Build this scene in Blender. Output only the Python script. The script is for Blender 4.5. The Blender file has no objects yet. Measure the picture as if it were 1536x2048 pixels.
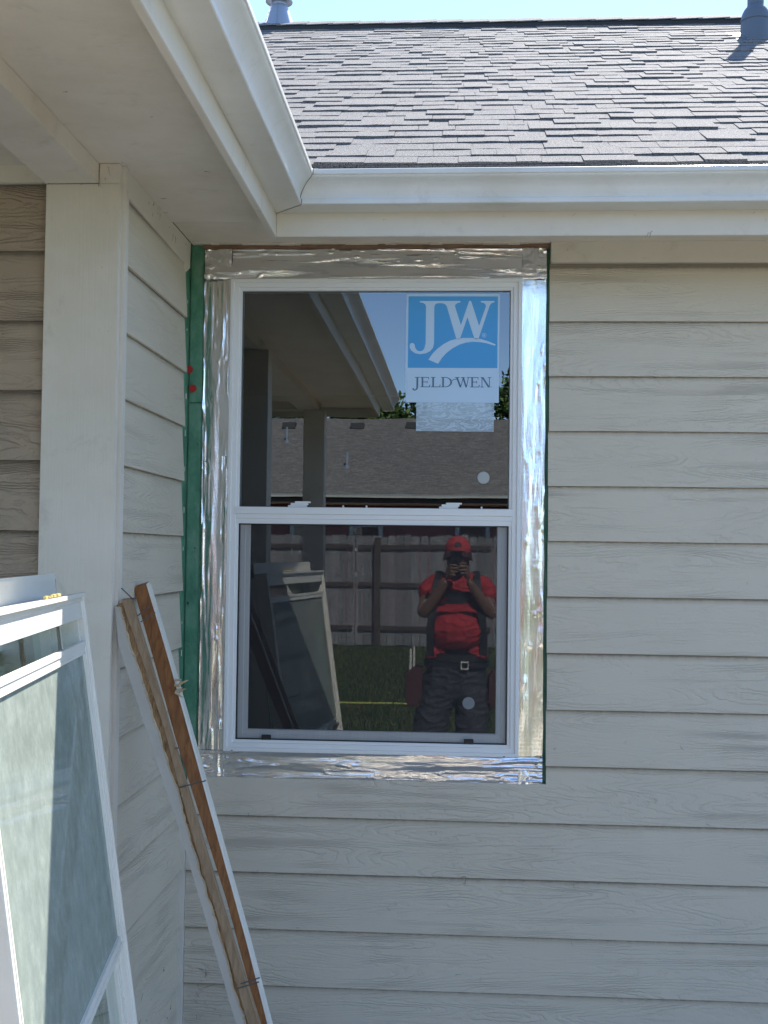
import bpy, bmesh, math, random
import numpy as np
from mathutils import Vector, Matrix, noise
from mathutils.geometry import tessellate_polygon
random.seed(7); np.random.seed(7)
R_ = math.radians
scene = bpy.context.scene

# ------------------------------------------------------------------ camera
F_PX, CX, CY = 2400.0, 768.0, 1024.0
D_CAM, Z_EYE = 3.87, 1.68
cam_d = bpy.data.cameras.new('camera'); cam = bpy.data.objects.new('camera', cam_d)
scene.collection.objects.link(cam)
n_ = Vector(((915.6-CX)/F_PX, -(1105.0-CY)/F_PX, -1)).normalized()   # world +Y seen from the camera
u_ = Vector((.0102, 1, 0)); u_ = (u_ - n_*u_.dot(n_)).normalized()   # world +Z seen from the camera
r_ = n_.cross(u_)
Rm = Matrix((r_, n_, u_))            # rows: world axes in camera space -> camera-to-world
cam.matrix_world = Matrix.Translation((0, -D_CAM, Z_EYE)) @ Rm.to_4x4()
cam_d.sensor_fit = 'VERTICAL'; cam_d.sensor_height = 24; cam_d.lens = 24*F_PX/2048
cam_d.clip_start = .004; cam_d.clip_end = 500
scene.camera = cam

# ------------------------------------------------------------------ light
w = bpy.data.worlds.new('World'); scene.world = w; w.use_nodes = True
nt = w.node_tree; bg = nt.nodes['Background']
sk = nt.nodes.new('ShaderNodeTexSky'); sk.sky_type = 'NISHITA'; sk.sun_disc = False
SUN = Vector((.36, 1.0, 1.18)).normalized()
sk.sun_elevation = math.asin(SUN.z); sk.sun_rotation = math.atan2(SUN.x, SUN.y)
sk.air_density = .75; sk.dust_density = .05; sk.ozone_density = 2.4
nt.links.new(sk.outputs[0], bg.inputs[0]); bg.inputs[1].default_value = .13
sd = bpy.data.lights.new('sun', 'SUN'); sd.energy = 4.6; sd.angle = R_(.53); sd.color = (1, .95, .87)
so = bpy.data.objects.new('sun', sd); scene.collection.objects.link(so)
so.rotation_euler = SUN.to_track_quat('Z', 'Y').to_euler(); so.location = (3, 12, 14)
vs = scene.view_settings; vs.view_transform = 'Standard'; vs.look = 'None'; vs.gamma = 1; vs.exposure = 1.64
vs.use_curve_mapping = False
scene.render.engine = 'CYCLES'
scene.cycles.max_bounces = 10; scene.cycles.transparent_max_bounces = 12; scene.cycles.glossy_bounces = 5
scene.cycles.use_denoising = True

# ------------------------------------------------------------------ materials
def mat(name, col=(.5, .5, .5), rough=.6, metal=0.0, spec=.5):
    m = bpy.data.materials.new(name); m.use_nodes = True
    b = m.node_tree.nodes['Principled BSDF']
    b.inputs['Base Color'].default_value = (*col, 1); b.inputs['Roughness'].default_value = rough
    b.inputs['Metallic'].default_value = metal; b.inputs['Specular IOR Level'].default_value = spec
    return m
def N(m, t, **kw):
    n = m.node_tree.nodes.new(t)
    for k, v in kw.items():
        if k in n.inputs: n.inputs[k].default_value = v
        else: setattr(n, k, v)
    return n
def L(m, a, b): m.node_tree.links.new(a, b)
def math_(m, op, a, b=None, c=None):
    n = N(m, 'ShaderNodeMath', operation=op)
    for i, v in enumerate((a, b, c)):
        if v is None: continue
        if isinstance(v, (int, float)): n.inputs[i].default_value = v
        else: L(m, v, n.inputs[i])
    return n.outputs[0]
def mixc(m, fac, a, b, mode='MIX'):
    n = N(m, 'ShaderNodeMix', data_type='RGBA', blend_type=mode)
    for sock, v in ((n.inputs[0], fac), (n.inputs[6], a), (n.inputs[7], b)):
        if isinstance(v, (int, float)): sock.default_value = v
        elif isinstance(v, tuple): sock.default_value = (*v, 1)
        else: L(m, v, sock)
    return n.outputs[2]
def ramp(m, fac, stops):
    n = N(m, 'ShaderNodeValToRGB'); cr = n.color_ramp
    while len(cr.elements) < len(stops): cr.elements.new(.5)
    for e, (p, c) in zip(cr.elements, stops):
        e.position = p; e.color = (*c, 1) if isinstance(c, tuple) else (c, c, c, 1)
    L(m, fac, n.inputs[0]); return n.outputs[0]
def coords(m, scale=(1, 1, 1), rnd=True, kind='Object'):
    tc = N(m, 'ShaderNodeTexCoord'); mp = N(m, 'ShaderNodeMapping')
    mp.inputs['Scale'].default_value = scale
    src = tc.outputs[kind]
    if rnd:
        oi = N(m, 'ShaderNodeObjectInfo'); r = math_(m, 'MULTIPLY', oi.outputs['Random'], 57.0)
        va = N(m, 'ShaderNodeVectorMath', operation='ADD'); L(m, src, va.inputs[0]); L(m, r, va.inputs[1]); src = va.outputs[0]
    L(m, src, mp.inputs[0]); return mp.outputs[0]
def noise_(m, vec, scale, detail=3, rough=.5, dist=0):
    n = N(m, 'ShaderNodeTexNoise'); n.inputs['Scale'].default_value = scale; n.inputs['Detail'].default_value = detail
    n.inputs['Roughness'].default_value = rough; n.inputs['Distortion'].default_value = dist
    L(m, vec, n.inputs['Vector']); return n.outputs['Fac']
def bump(m, h, strength=.5, dist=.01, prev=None):
    b = N(m, 'ShaderNodeBump'); b.inputs['Strength'].default_value = strength; b.inputs['Distance'].default_value = dist
    L(m, h, b.inputs['Height'])
    if prev is not None: L(m, prev, b.inputs['Normal'])
    return b.outputs[0]
def bs(m): return m.node_tree.nodes['Principled BSDF']

def siding_mat(name, col, dirt=.18, depth=.0016, grime_shade=.72):
    """painted fibre-cement with an embossed cedar grain"""
    m = mat(name, col, .62, 0, .35)
    v = coords(m, (.85, .85, 9.0))
    f = noise_(m, v, 1.5, 1.2, .4, .15)
    wob = noise_(m, coords(m, (16, 16, 30)), 2.2, 3, .6)
    rings = math_(m, 'SINE', math_(m, 'ADD', math_(m, 'MULTIPLY', f, 150.0), math_(m, 'MULTIPLY', wob, 9.0)))
    rings = math_(m, 'POWER', math_(m, 'ADD', math_(m, 'MULTIPLY', rings, .5), .5), 3.0)
    mask = ramp(m, noise_(m, coords(m, (1.6, 1.6, 5.0)), 1.8, 3, .6), [(.36, .08), (.60, 1.0)])
    h1 = math_(m, 'MULTIPLY', rings, mask)
    fine = noise_(m, coords(m, (6, 6, 55)), 5, 4, .6)
    tiny = noise_(m, coords(m, (30, 30, 30)), 9, 3, .6)
    h = math_(m, 'ADD', math_(m, 'MULTIPLY', h1, -1.0), math_(m, 'ADD', math_(m, 'MULTIPLY', fine, .22), math_(m, 'MULTIPLY', tiny, .22)))
    L(m, bump(m, h, 1.0, depth), bs(m).inputs['Normal'])
    big = noise_(m, coords(m, (1, 1, 1)), 2.2, 4, .6)
    c = mixc(m, math_(m, 'MULTIPLY', ramp(m, big, [(.35, 0.0), (.75, 1.0)]), dirt), col, tuple(x*.72 for x in col))
    sp = ramp(m, noise_(m, coords(m, (9, 9, 5)), 5, 5, .72), [(.68, 0.0), (.74, 1.0)])
    c = mixc(m, math_(m, 'MULTIPLY', sp, .5), c, (.13, .11, .08))
    # lap shadow painted in with some grime where each board tucks under the next
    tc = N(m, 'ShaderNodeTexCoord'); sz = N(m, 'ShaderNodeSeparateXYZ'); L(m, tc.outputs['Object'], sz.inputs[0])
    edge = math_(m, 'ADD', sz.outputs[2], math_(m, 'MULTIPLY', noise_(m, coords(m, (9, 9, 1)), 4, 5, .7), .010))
    lap_dark = ramp(m, math_(m, 'MULTIPLY', edge, 5.0), [(.815, 0.0), (.875, .35), (.905, 1.0)])
    c = mixc(m, math_(m, 'MULTIPLY', lap_dark, grime_shade), c, (.12, .098, .075))
    g = math_(m, 'MULTIPLY', ramp(m, h1, [(.45, 0.0), (1.0, 1.0)]), .06)
    c = mixc(m, g, c, tuple(x*.45 for x in col))
    L(m, c, bs(m).inputs['Base Color']); return m
def paint_mat(name, col, rough=.5, grain=(3, 3, 60), dirt=.3, bumpd=.0006, spots=True, speck=(.16, .11, .06)):
    m = mat(name, col, rough, 0, .4)
    a = noise_(m, coords(m, grain), 3.2, 4, .6)
    b = noise_(m, coords(m, (40, 40, 40)), 6, 2)
    L(m, bump(m, math_(m, 'ADD', a, math_(m, 'MULTIPLY', b, .3)), .6, bumpd), bs(m).inputs['Normal'])
    big = noise_(m, coords(m, (1, 1, 1)), 2.6, 5, .65)
    c = mixc(m, math_(m, 'MULTIPLY', ramp(m, big, [(.38, 0.0), (.72, 1.0)]), dirt), col, (col[0]*.72, col[1]*.68, col[2]*.6))
    if spots:
        st = ramp(m, noise_(m, coords(m, (2.2, 3.4, 2.2)), 3.1, 8, .78, .5), [(.56, 0.0), (.70, 1.0)])
        c = mixc(m, math_(m, 'MULTIPLY', st, .24), c, (.30, .25, .19))
        sp = ramp(m, noise_(m, coords(m, (7, 7, 7)), 9, 5, .7), [(.69, 0.0), (.76, 1.0)])
        c = mixc(m, math_(m, 'MULTIPLY', sp, .45), c, speck)
    L(m, c, bs(m).inputs['Base Color']); return m

M = {}
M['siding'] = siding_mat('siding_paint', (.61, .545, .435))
M['siding_brown'] = siding_mat('porch_siding_brown', (.40, .315, .235), .45, .003)  # browner, darker copy of the siding colour
M['trim'] = paint_mat('trim_paint', (.70, .65, .565))
M['trim_v'] = paint_mat('trim_paint_upright', (.70, .655, .575), grain=(45, 45, 2.5), dirt=.45, bumpd=.0014)
M['board_paint'] = paint_mat('weathered_board_paint', (.46, .43, .385), .55, (40, 40, 3), .4)
M['soffit'] = paint_mat('soffit_paint', (.74, .68, .585), .6, (3, 26, 3), .55, .0016)
M['gutter'] = paint_mat('gutter_enamel', (.72, .71, .665), .30, (60, 60, 4), .5, .0009, True, (.2, .17, .13))
M['vinyl'] = paint_mat('white_vinyl', (.78, .78, .765), .32, (2, 2, 2), .08, .0001, False)
M['alu'] = paint_mat('old_white_aluminium', (.76, .735, .66), .4, (2, 2, 6), .42, .0003, True, (.3, .26, .2))
M['black'] = mat('black_rubber', (.012, .012, .013), .5)
M['dark'] = mat('dark_interior', (.03, .03, .034), .8)

m = M['green'] = mat('green_sheathing', (.055, .20, .115), .55)
c1 = ramp(m, noise_(m, coords(m, (6, 6, 3)), 3.5, 5, .65), [(.3, (.045, .15, .095)), (.5, (.085, .25, .155)), (.75, (.19, .33, .24))])
sp = ramp(m, noise_(m, coords(m, (12, 12, 8)), 5, 4, .7), [(.66, 0.0), (.71, 1.0)])
L(m, mixc(m, sp, c1, (.02, .03, .022)), bs(m).inputs['Base Color'])
L(m, bump(m, noise_(m, coords(m, (20, 20, 20)), 5, 4), .5, .001), bs(m).inputs['Normal'])

def wood_mat(name, ca, cb, along=(40, 40, 2.2), rv_=0.0):
    m = mat(name, ca, .6, 0, .3)
    f = noise_(m, coords(m, along), 2.2, 5, .62, .8)
    k = noise_(m, coords(m, (4, 4, 1.3)), 4, 3)
    c = mixc(m, ramp(m, f, [(.35, 0.0), (.65, 1.0)]), ca, cb)
    c = mixc(m, ramp(m, k, [(.55, 0.0), (.8, .55)]), c, tuple(x*.45 for x in ca))
    oi = N(m, 'ShaderNodeObjectInfo'); c = mixc(m, math_(m, 'MULTIPLY', oi.outputs['Random'], rv_), c, tuple(x*.35 for x in ca))
    L(m, c, bs(m).inputs['Base Color']); L(m, bump(m, f, .6, .0012), bs(m).inputs['Normal']); return m
M['wood_brown'] = wood_mat('stained_fir', (.33, .145, .05), (.19, .075, .028))
M['wood_tan'] = wood_mat('old_pine', (.34, .235, .145), (.25, .165, .095))
M['wood_torn'] = wood_mat('torn_wood', (.42, .27, .14), (.17, .08, .03), (60, 60, 9))
M['wood_pale'] = wood_mat('fresh_splinters', (.66, .55, .38), (.52, .40, .24), (60, 60, 12))
M['header'] = wood_mat('rough_header', (.17, .095, .055), (.28, .19, .13), (5, 60, 60))
M['fence'] = wood_mat('weathered_cedar', (.30, .295, .29), (.15, .142, .142), (30, 30, 1.2), .75)
M['fence_rail'] = wood_mat('fence_rail_wood', (.085, .062, .05), (.05, .036, .03), (2, 30, 30))
M['bark'] = wood_mat('bark', (.12, .09, .065), (.07, .05, .04))

# foil tape
for FK, FSC in (('foil_v', (22, 22, 2.4)), ('foil_h', (2.4, 22, 22))):
 m = M[FK] = mat('foil_tape', (.82, .82, .83), .12, 1.0)
 v = coords(m, (1, 1, 1), False)
 wv = coords(m, (1, 1, 1), False)
 sx = N(m, 'ShaderNodeSeparateXYZ'); L(m, wv, sx.inputs[0])
 wx = math_(m, 'SINE', math_(m, 'MULTIPLY', sx.outputs[0], 1500.0)); wz = math_(m, 'SINE', math_(m, 'MULTIPLY', sx.outputs[2], 1500.0))
 wh = math_(m, 'ADD', wx, wz)
 cr = noise_(m, coords(m, FSC, False), 3.2, 4, .55, .8)
 cr2 = noise_(m, coords(m, (1, 1, 1), False), 120, 3, .6)
 vo = N(m, 'ShaderNodeTexVoronoi', feature='DISTANCE_TO_EDGE'); vo.inputs['Scale'].default_value = 1.6; L(m, coords(m, FSC, False), vo.inputs['Vector'])
 b0 = bump(m, ramp(m, vo.outputs['Distance'], [(0, 0.0), (.35, 1.0)]), .30, .0022); b1 = bump(m, cr, .42, .004, b0); b2 = bump(m, cr2, .07, .0012, b1); b3 = bump(m, math_(m, 'MULTIPLY', wh, .2), .25, .0006, b2)
 L(m, b3, bs(m).inputs['Normal'])
 L(m, ramp(m, noise_(m, v, 9, 3), [(.3, .13), (.8, .26)]), bs(m).inputs['Roughness'])

# glass: clear coated pane
def glass_mat(name, refl, trans, tint=(1, 1, 1), wav=.0, fk=.8):
    m = bpy.data.materials.new(name); m.use_nodes = True; t = m.node_tree
    t.nodes.remove(t.nodes['Principled BSDF']); out = t.nodes['Material Output']
    g = N(m, 'ShaderNodeBsdfGlossy'); g.inputs['Roughness'].default_value = 0.0; g.inputs['Color'].default_value = (.92, .97, 1, 1)
    tr = N(m, 'ShaderNodeBsdfTransparent'); tr.inputs['Color'].default_value = (trans*tint[0], trans*tint[1], trans*tint[2], 1)
    lw = N(m, 'ShaderNodeLayerWeight'); lw.inputs['Blend'].default_value = .12
    mx = N(m, 'ShaderNodeMixShader')
    f = math_(m, 'ADD', math_(m, 'MULTIPLY', lw.outputs['Fresnel'], fk), refl)
    L(m, f, mx.inputs[0]); L(m, tr.outputs[0], mx.inputs[1]); L(m, g.outputs[0], mx.inputs[2])
    L(m, mx.outputs[0], out.inputs[0])
    if wav:
        L(m, bump(m, noise_(m, coords(m, (1, 1, 1)), 3.0, 1), .3, wav), g.inputs['Normal'])
    return m
M['glass'] = glass_mat('coated_window_glass', .155, .5, (.9, 1, .98), .0006)
M['old_glass'] = glass_mat('old_window_glass', .07, .75, (.85, 1, .94), 0, .5)
# dust film on the old panes (a real layer of grime scattering light)
m = M['dusty_glass'] = glass_mat('dusty_old_glass', .05, .62, (.84, 1, .93), 0, .3)
t = m.node_tree; out = t.nodes['Material Output']; prev = out.inputs[0].links[0].from_socket
df = N(m, 'ShaderNodeBsdfDiffuse'); df.inputs['Color'].default_value = (.37, .42, .375, 1)
mx = N(m, 'ShaderNodeMixShader')
L(m, ramp(m, noise_(m, coords(m, (5, 5, 4.2)), 4, 9, .75), [(.3, .42), (.5, .56), (.72, .78)]), mx.inputs[0])
L(m, prev, mx.inputs[1]); L(m, df.outputs[0], mx.inputs[2]); L(m, mx.outputs[0], out.inputs[0])
# insect screen
m = M['screen'] = bpy.data.materials.new('insect_screen_mesh'); m.use_nodes = True; t = m.node_tree
t.nodes.remove(t.nodes['Principled BSDF']); out = t.nodes['Material Output']
tr = N(m, 'ShaderNodeBsdfTransparent'); df = N(m, 'ShaderNodeBsdfDiffuse'); df.inputs['Color'].default_value = (.065, .065, .07, 1)
mx = N(m, 'ShaderNodeMixShader')
sv = ramp(m, noise_(m, coords(m, (70, 1, 1.2), False), 2.2, 3), [(.3, .30), (.7, .36)])
L(m, sv, mx.inputs[0]); L(m, tr.outputs[0], mx.inputs[1]); L(m, df.outputs[0], mx.inputs[2]); L(m, mx.outputs[0], out.inputs[0])
# clear film
m = M['film'] = bpy.data.materials.new('clear_label_film'); m.use_nodes = True; t = m.node_tree
t.nodes.remove(t.nodes['Principled BSDF']); out = t.nodes['Material Output']
tr = N(m, 'ShaderNodeBsdfTransparent'); df = N(m, 'ShaderNodeBsdfPrincipled'); df.inputs['Base Color'].default_value = (.58, .72, .84, 1)
df.inputs['Roughness'].default_value = .12
mx = N(m, 'ShaderNodeMixShader'); mx.inputs[0].default_value = .74
L(m, bump(m, ramp(m, noise_(m, coords(m, (16, 1, 34), False), 1.5, 3, .6, 1.2), [(.45, 0.0), (.5, 1.0)]), .5, .002), df.inputs['Normal'])
fl_ = math_(m, 'SINE', math_(m, 'MULTIPLY', noise_(m, coords(m, (9, 1, 26), False), 1.4, 4, .6, .8), 40.0))
L(m, ramp(m, fl_, [(.0, .58), (.45, .80)]), mx.inputs[0])
L(m, tr.outputs[0], mx.inputs[1]); L(m, df.outputs[0], mx.inputs[2]); L(m, mx.outputs[0], out.inputs[0])

M['label_white'] = mat('label_paper', (.50, .66, .82), .3)
M['label_blue'] = mat('label_blue', (.055, .33, .68), .3)
M['label_ink'] = mat('label_ink', (.085, .16, .27), .4)
M['disc'] = mat('frosted_dot', (.40, .41, .40), .5)
M['disc_low'] = mat('frosted_dot_low', (.40, .42, .43), .5)
M['red_cap'] = mat('red_plastic', (.42, .025, .02), .45)
M['steel'] = mat('nail_steel', (.16, .16, .17), .45, .9)
M['galv'] = mat('galvanised_steel', (.42, .44, .47), .35, .8)
M['pipe'] = mat('painted_vent_pipe', (.10, .125, .16), .5, 0)

# shingles
def shingle_mat(name, ca, cb, cc):
    m = mat(name, ca, .9, 0, .08)
    at = N(m, 'ShaderNodeAttribute'); at.attribute_name = 'tone'
    oi = N(m, 'ShaderNodeObjectInfo')
    tn = math_(m, 'FRACT', math_(m, 'ADD', at.outputs['Fac'], math_(m, 'MULTIPLY', oi.outputs['Random'], 7.0)))
    v = coords(m, (1, 1, 1), True)
    g = noise_(m, v, 330, 2, .7); g2 = noise_(m, v, 90, 3, .7)
    base = ramp(m, tn, [(0, ca), (.5, cb), (1, cc)])
    c = mixc(m, ramp(m, g, [(.40, 0.0), (.60, 1.0)]), base, (.28, .275, .272), 'MIX')
    c = mixc(m, ramp(m, g, [(.36, 1.0), (.46, 0.0)]), c, (.03, .027, .03))
    L(m, c, bs(m).inputs['Base Color'])
    L(m, bump(m, math_(m, 'ADD', g, g2), .7, .002), bs(m).inputs['Normal']); return m
M['shingle'] = shingle_mat('asphalt_shingle', (.105, .103, .106), (.128, .124, .124), (.095, .095, .102))
M['shingle_dark'] = mat('shingle_edge', (.03, .032, .035), .8)
m = M['far_roof'] = mat('far_roof_shingles', (.2, .19, .18), .9)
v = coords(m, (1, 1, 1), False)
f = noise_(m, coords(m, (3, 14, 14), False), 1.6, 5, .7); g = noise_(m, v, 25, 3)
L(m, ramp(m, math_(m, 'ADD', math_(m, 'MULTIPLY', f, .6), math_(m, 'MULTIPLY', g, .4)), [(.36, (.045, .045, .042)), (.5, (.085, .08, .076)), (.64, (.17, .16, .15))]), bs(m).inputs['Base Color'])

M['red_siding'] = siding_mat('red_siding', (.30, .06, .05), .2, .002, 0.0)
# ground
m = M['lawn'] = mat('lawn', (.07, .11, .03), .9, 0, .2)
v = coords(m, (1, 1, 1), False)
c = ramp(m, noise_(m, v, 1.3, 6, .7), [(.3, (.03, .048, .014)), (.55, (.055, .075, .024)), (.75, (.15, .125, .06))])
L(m, mixc(m, ramp(m, noise_(m, v, 22, 4, .7), [(.4, 0.0), (.7, .6)]), c, (.03, .045, .012)), bs(m).inputs['Base Color'])
L(m, bump(m, noise_(m, v, 30, 4), 1, .03), bs(m).inputs['Normal'])
m = M['concrete'] = mat('concrete', (.42, .39, .35), .85)
L(m, ramp(m, noise_(m, coords(m, (1, 1, 1), False), 3, 7, .7), [(.3, (.42, .37, .31)), (.7, (.58, .52, .44))]), bs(m).inputs['Base Color'])
m = M['grass'] = mat('grass_blades', (.06, .12, .025), .7, 0, .2)
at = N(m, 'ShaderNodeAttribute'); at.attribute_name = 'tone'
L(m, ramp(m, at.outputs['Fac'], [(0, (.03, .055, .014)), (.6, (.055, .085, .024)), (1, (.20, .16, .07))]), bs(m).inputs['Base Color'])
m = M['leaf'] = mat('leaves', (.05, .1, .02), .6, 0, .3)
at = N(m, 'ShaderNodeAttribute'); at.attribute_name = 'tone'
L(m, ramp(m, at.outputs['Fac'], [(0, (.03, .06, .014)), (.6, (.06, .11, .025)), (1, (.11, .16, .04))]), bs(m).inputs['Base Color'])
M['skin'] = mat('skin', (.15, .08, .052), .45)
M['hair'] = mat('beard', (.01, .008, .007), .8)
m = M['shirt'] = mat('red_shirt', (.34, .012, .02), .8)
L(m, bump(m, noise_(m, coords(m, (1, 1, 1), False), 14, 3), .6, .02), bs(m).inputs['Normal'])
m = M['jeans'] = mat('charcoal_work_trousers', (.035, .038, .048), .8)
L(m, bump(m, noise_(m, coords(m, (1, 1, 1), False), 12, 3), .7, .02), bs(m).inputs['Normal'])
M['strap'] = mat('black_webbing', (.012, .012, .014), .7)
M['cap'] = mat('red_cap_cloth', (.42, .035, .04), .75)
M['cap_dark'] = mat('dark_cap_brim', (.05, .012, .014), .8)
M['patch'] = mat('cap_patch', (.07, .05, .06), .7)
M['leather'] = mat('oxblood_leather', (.065, .02, .018), .6)
M['boot'] = mat('boot_leather', (.12, .07, .04), .6)
M['phone'] = mat('phone_black', (.012, .012, .014), .25)
M['lens'] = mat('lens_glass', (.005, .005, .008), .05)
M['buckle'] = mat('buckle_metal', (.75, .74, .70), .4, .2)
M['hose'] = mat('yellow_green_hose', (.38, .42, .07), .5)
M['crumb'] = mat('yellow_foam', (.70, .55, .22), .9)

# ------------------------------------------------------------------ helpers
COL = scene.collection
PRNG = random.Random(3)
def link(o, parent=None):
    COL.objects.link(o)
    if parent is not None:
        o.parent = parent
        mw = parent['_mw'] if '_mw' in parent else None
        o.matrix_parent_inverse = PINV[parent.name]
    PINV[o.name] = (o.matrix_basis if parent is None else o.matrix_basis).inverted()
    return o
PINV = {}
def tag(o, label=None, cat=None, group=None, kind=None):
    if label: o['label'] = label
    if cat: o['category'] = cat
    if group: o['group'] = group
    if kind: o['kind'] = kind
    return o
def thing(name, label, cat, loc=(0, 0, 0), group=None, mw=None):
    o = bpy.data.objects.new(name, None); o.empty_display_size = .1
    if mw is not None: o.matrix_basis = mw
    else: o.location = loc
    COL.objects.link(o); PINV[o.name] = (mw if mw is not None else Matrix.Translation(loc)).inverted()
    return tag(o, label, cat, group)
def mesh_(name, verts, faces, mt, smooth=False):
    me = bpy.data.meshes.new(name); me.from_pydata([tuple(v) for v in verts], [], faces); me.update()
    if mt: me.materials.append(mt)
    if smooth:
        for p in me.polygons: p.use_smooth = True
    return me
def put(name, me, parent=None, mw=None, local=False, label=None, kind=None):
    """mw: world matrix (or matrix in the parent's frame when local)"""
    o = bpy.data.objects.new(name, me)
    if mw is not None: o.matrix_basis = mw
    COL.objects.link(o)
    if parent is not None:
        o.parent = parent
        if not local: o.matrix_parent_inverse = PINV[parent.name]
    PINV[o.name] = (o.matrix_basis).inverted() if not local else Matrix.Identity(4)
    if label: o['label'] = label
    if kind: o['kind'] = kind
    return o
def sub(name, me, parent, mw=None, kind=None):
    """a sub-part whose coordinates are world ones like its (identity-basis) parent's"""
    o = bpy.data.objects.new(name, me)
    if mw is not None: o.matrix_basis = mw
    COL.objects.link(o); o.parent = parent
    # the parent's own basis in world terms is PINV^-1 of itself
    o.matrix_parent_inverse = PINV[parent.name]
    if kind: o['kind'] = kind
    return o
class MB:
    def __init__(s): s.v = []; s.f = []
    def add(s, vs, fs):
        k = len(s.v); s.v += [tuple(v) for v in vs]; s.f += [tuple(i+k for i in f) for f in fs]; return s
    def box(s, x0, x1, y0, y1, z0, z1):
        return s.add([(x0, y0, z0), (x1, y0, z0), (x1, y1, z0), (x0, y1, z0), (x0, y0, z1), (x1, y0, z1), (x1, y1, z1), (x0, y1, z1)],
                     [(0, 3, 2, 1), (4, 5, 6, 7), (0, 1, 5, 4), (1, 2, 6, 5), (2, 3, 7, 6), (3, 0, 4, 7)])
    def prism(s, poly, y0, y1, ax='y'):
        """poly in (a,b); extruded along ax"""
        P = {'y': lambda a, b, t: (a, t, b), 'x': lambda a, b, t: (t, a, b), 'z': lambda a, b, t: (a, b, t)}[ax]
        n = len(poly); vs = [P(a, b, y0) for a, b in poly]+[P(a, b, y1) for a, b in poly]
        tri = tessellate_polygon([[Vector((a, b, 0)) for a, b in poly]])
        fs = [tuple(t) for t in tri]+[tuple(i+n for i in reversed(t)) for t in tri]
        fs += [(i, (i+1) % n, (i+1) % n+n, i+n) for i in range(n)]
        return s.add(vs, fs)
    def tube(s, pts, r, seg=8, cap=True):
        pts = [Vector(p) for p in pts]; rs = r if isinstance(r, (list, tuple)) else [r]*len(pts)
        ring = []; up = Vector((0, 0, 1))
        for i, p in enumerate(pts):
            d = (pts[min(i+1, len(pts)-1)]-pts[max(i-1, 0)]).normalized()
            a = d.cross(up if abs(d.z) < .95 else Vector((1, 0, 0))).normalized(); b = d.cross(a)
            ring.append([p+(a*math.cos(t)+b*math.sin(t))*rs[i] for t in [2*math.pi*k/seg for k in range(seg)]])
        vs = [v for q in ring for v in q]; fs = []
        for i in range(len(pts)-1):
            for k in range(seg):
                a = i*seg+k; b = i*seg+(k+1) % seg; fs.append((a, b, b+seg, a+seg))
        if cap: fs += [tuple(range(seg))[::-1], tuple((len(pts)-1)*seg+k for k in range(seg))]
        return s.add(vs, fs)
    def lathe(s, prof, c, seg=24):
        vs = []; fs = []
        for r, z in prof:
            vs += [(c[0]+r*math.cos(2*math.pi*k/seg), c[1]+r*math.sin(2*math.pi*k/seg), c[2]+z) for k in range(seg)]
        for i in range(len(prof)-1):
            for k in range(seg):
                a = i*seg+k; b = i*seg+(k+1) % seg; fs.append((a, b, b+seg, a+seg))
        return s.add(vs, fs)
    def ring(s, x0, x1, z0, z1, prof):
        """mitred frame: prof = [(inset, y)...]"""
        k = []
        for d, y in prof: k.append([(x0+d, y, z0+d), (x1-d, y, z0+d), (x1-d, y, z1-d), (x0+d, y, z1-d)])
        vs = [p for q in k for p in q]; fs = []
        for i in range(len(prof)-1):
            for j in range(4):
                a = i*4+j; b = i*4+(j+1) % 4; fs.append((a, b, b+4, a+4))
        return s.add(vs, fs)
    def me(s, name, mt, smooth=False, bevel=0, fix=True):
        me = mesh_(name, s.v, s.f, mt, smooth)
        if fix or bevel:
            bm = bmesh.new(); bm.from_mesh(me)
            if bevel:
                bmesh.ops.remove_doubles(bm, verts=bm.verts, dist=1e-6)
                es = [e for e in bm.edges if len(e.link_faces) == 2 and e.calc_face_angle(0) > .7]
                bmesh.ops.bevel(bm, geom=es, offset=bevel, segments=2, affect='EDGES', clamp_overlap=True)
            bmesh.ops.recalc_face_normals(bm, faces=bm.faces); bm.to_mesh(me); bm.free()
        if smooth:
            for p in me.polygons: p.use_smooth = True
        return me
def boxme(name, mt, *a, bevel=.0015): return MB().box(*a).me(name, mt, bevel=bevel)
def tone(me, vals_per_face):
    a = me.attributes.new('tone', 'FLOAT', 'FACE'); a.data.foreach_set('value', np.asarray(vals_per_face, dtype=np.float32))

# ------------------------------------------------------------------ setting
def sheet(name, x0, x1, y0, y1, z, mt):
    return tag(put(name, mesh_(name, [(x0, y0, z), (x1, y0, z), (x1, y1, z), (x0, y1, z)], [(0, 1, 2, 3)], mt)), kind='structure')
sheet('lawn', -150, 150, -150, 150, -.004, M['lawn'])
sheet('patio', -6, 5.5, -4.75, .5, .02, M['concrete'])

# ------------------------------------------------------------------ siding planks
EXP = .1785
def plank_me(name, mt, xs, tops, rng, back=True):
    """local: x along, z up from the bottom edge, outward = -y"""
    vs = []; fs = []
    for i, (x, H) in enumerate(zip(xs, tops)):
        wz = .0011*noise.noise((x*2.1, rng*7.3, 0)) + .0005*noise.noise((x*9, rng*3.1, 2)); wy = .0011*noise.noise((x*1.3, rng*5.1, 4))
        yo = lambda z: -.0185+.0125*z/.205
        vs += [(x, -.0185+wy, .0008+wz), (x, -.0180+wy, wz), (x, -.0095+wy, wz), (x, .003, H), (x, yo(H)+wy*.3, H)]
    n = len(xs)
    for i in range(n-1):
        for k in range(5):
            a = i*5+k; b = i*5+(k+1) % 5; fs.append((a, a+5, b+5, b))
    fs += [(0, 1, 2, 3, 4), tuple((n-1)*5+k for k in (4, 3, 2, 1, 0))]
    me = mesh_(name, vs, fs, mt)
    bm = bmesh.new(); bm.from_mesh(me); bmesh.ops.recalc_face_normals(bm, faces=bm.faces); bm.to_mesh(me); bm.free()
    return me
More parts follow.
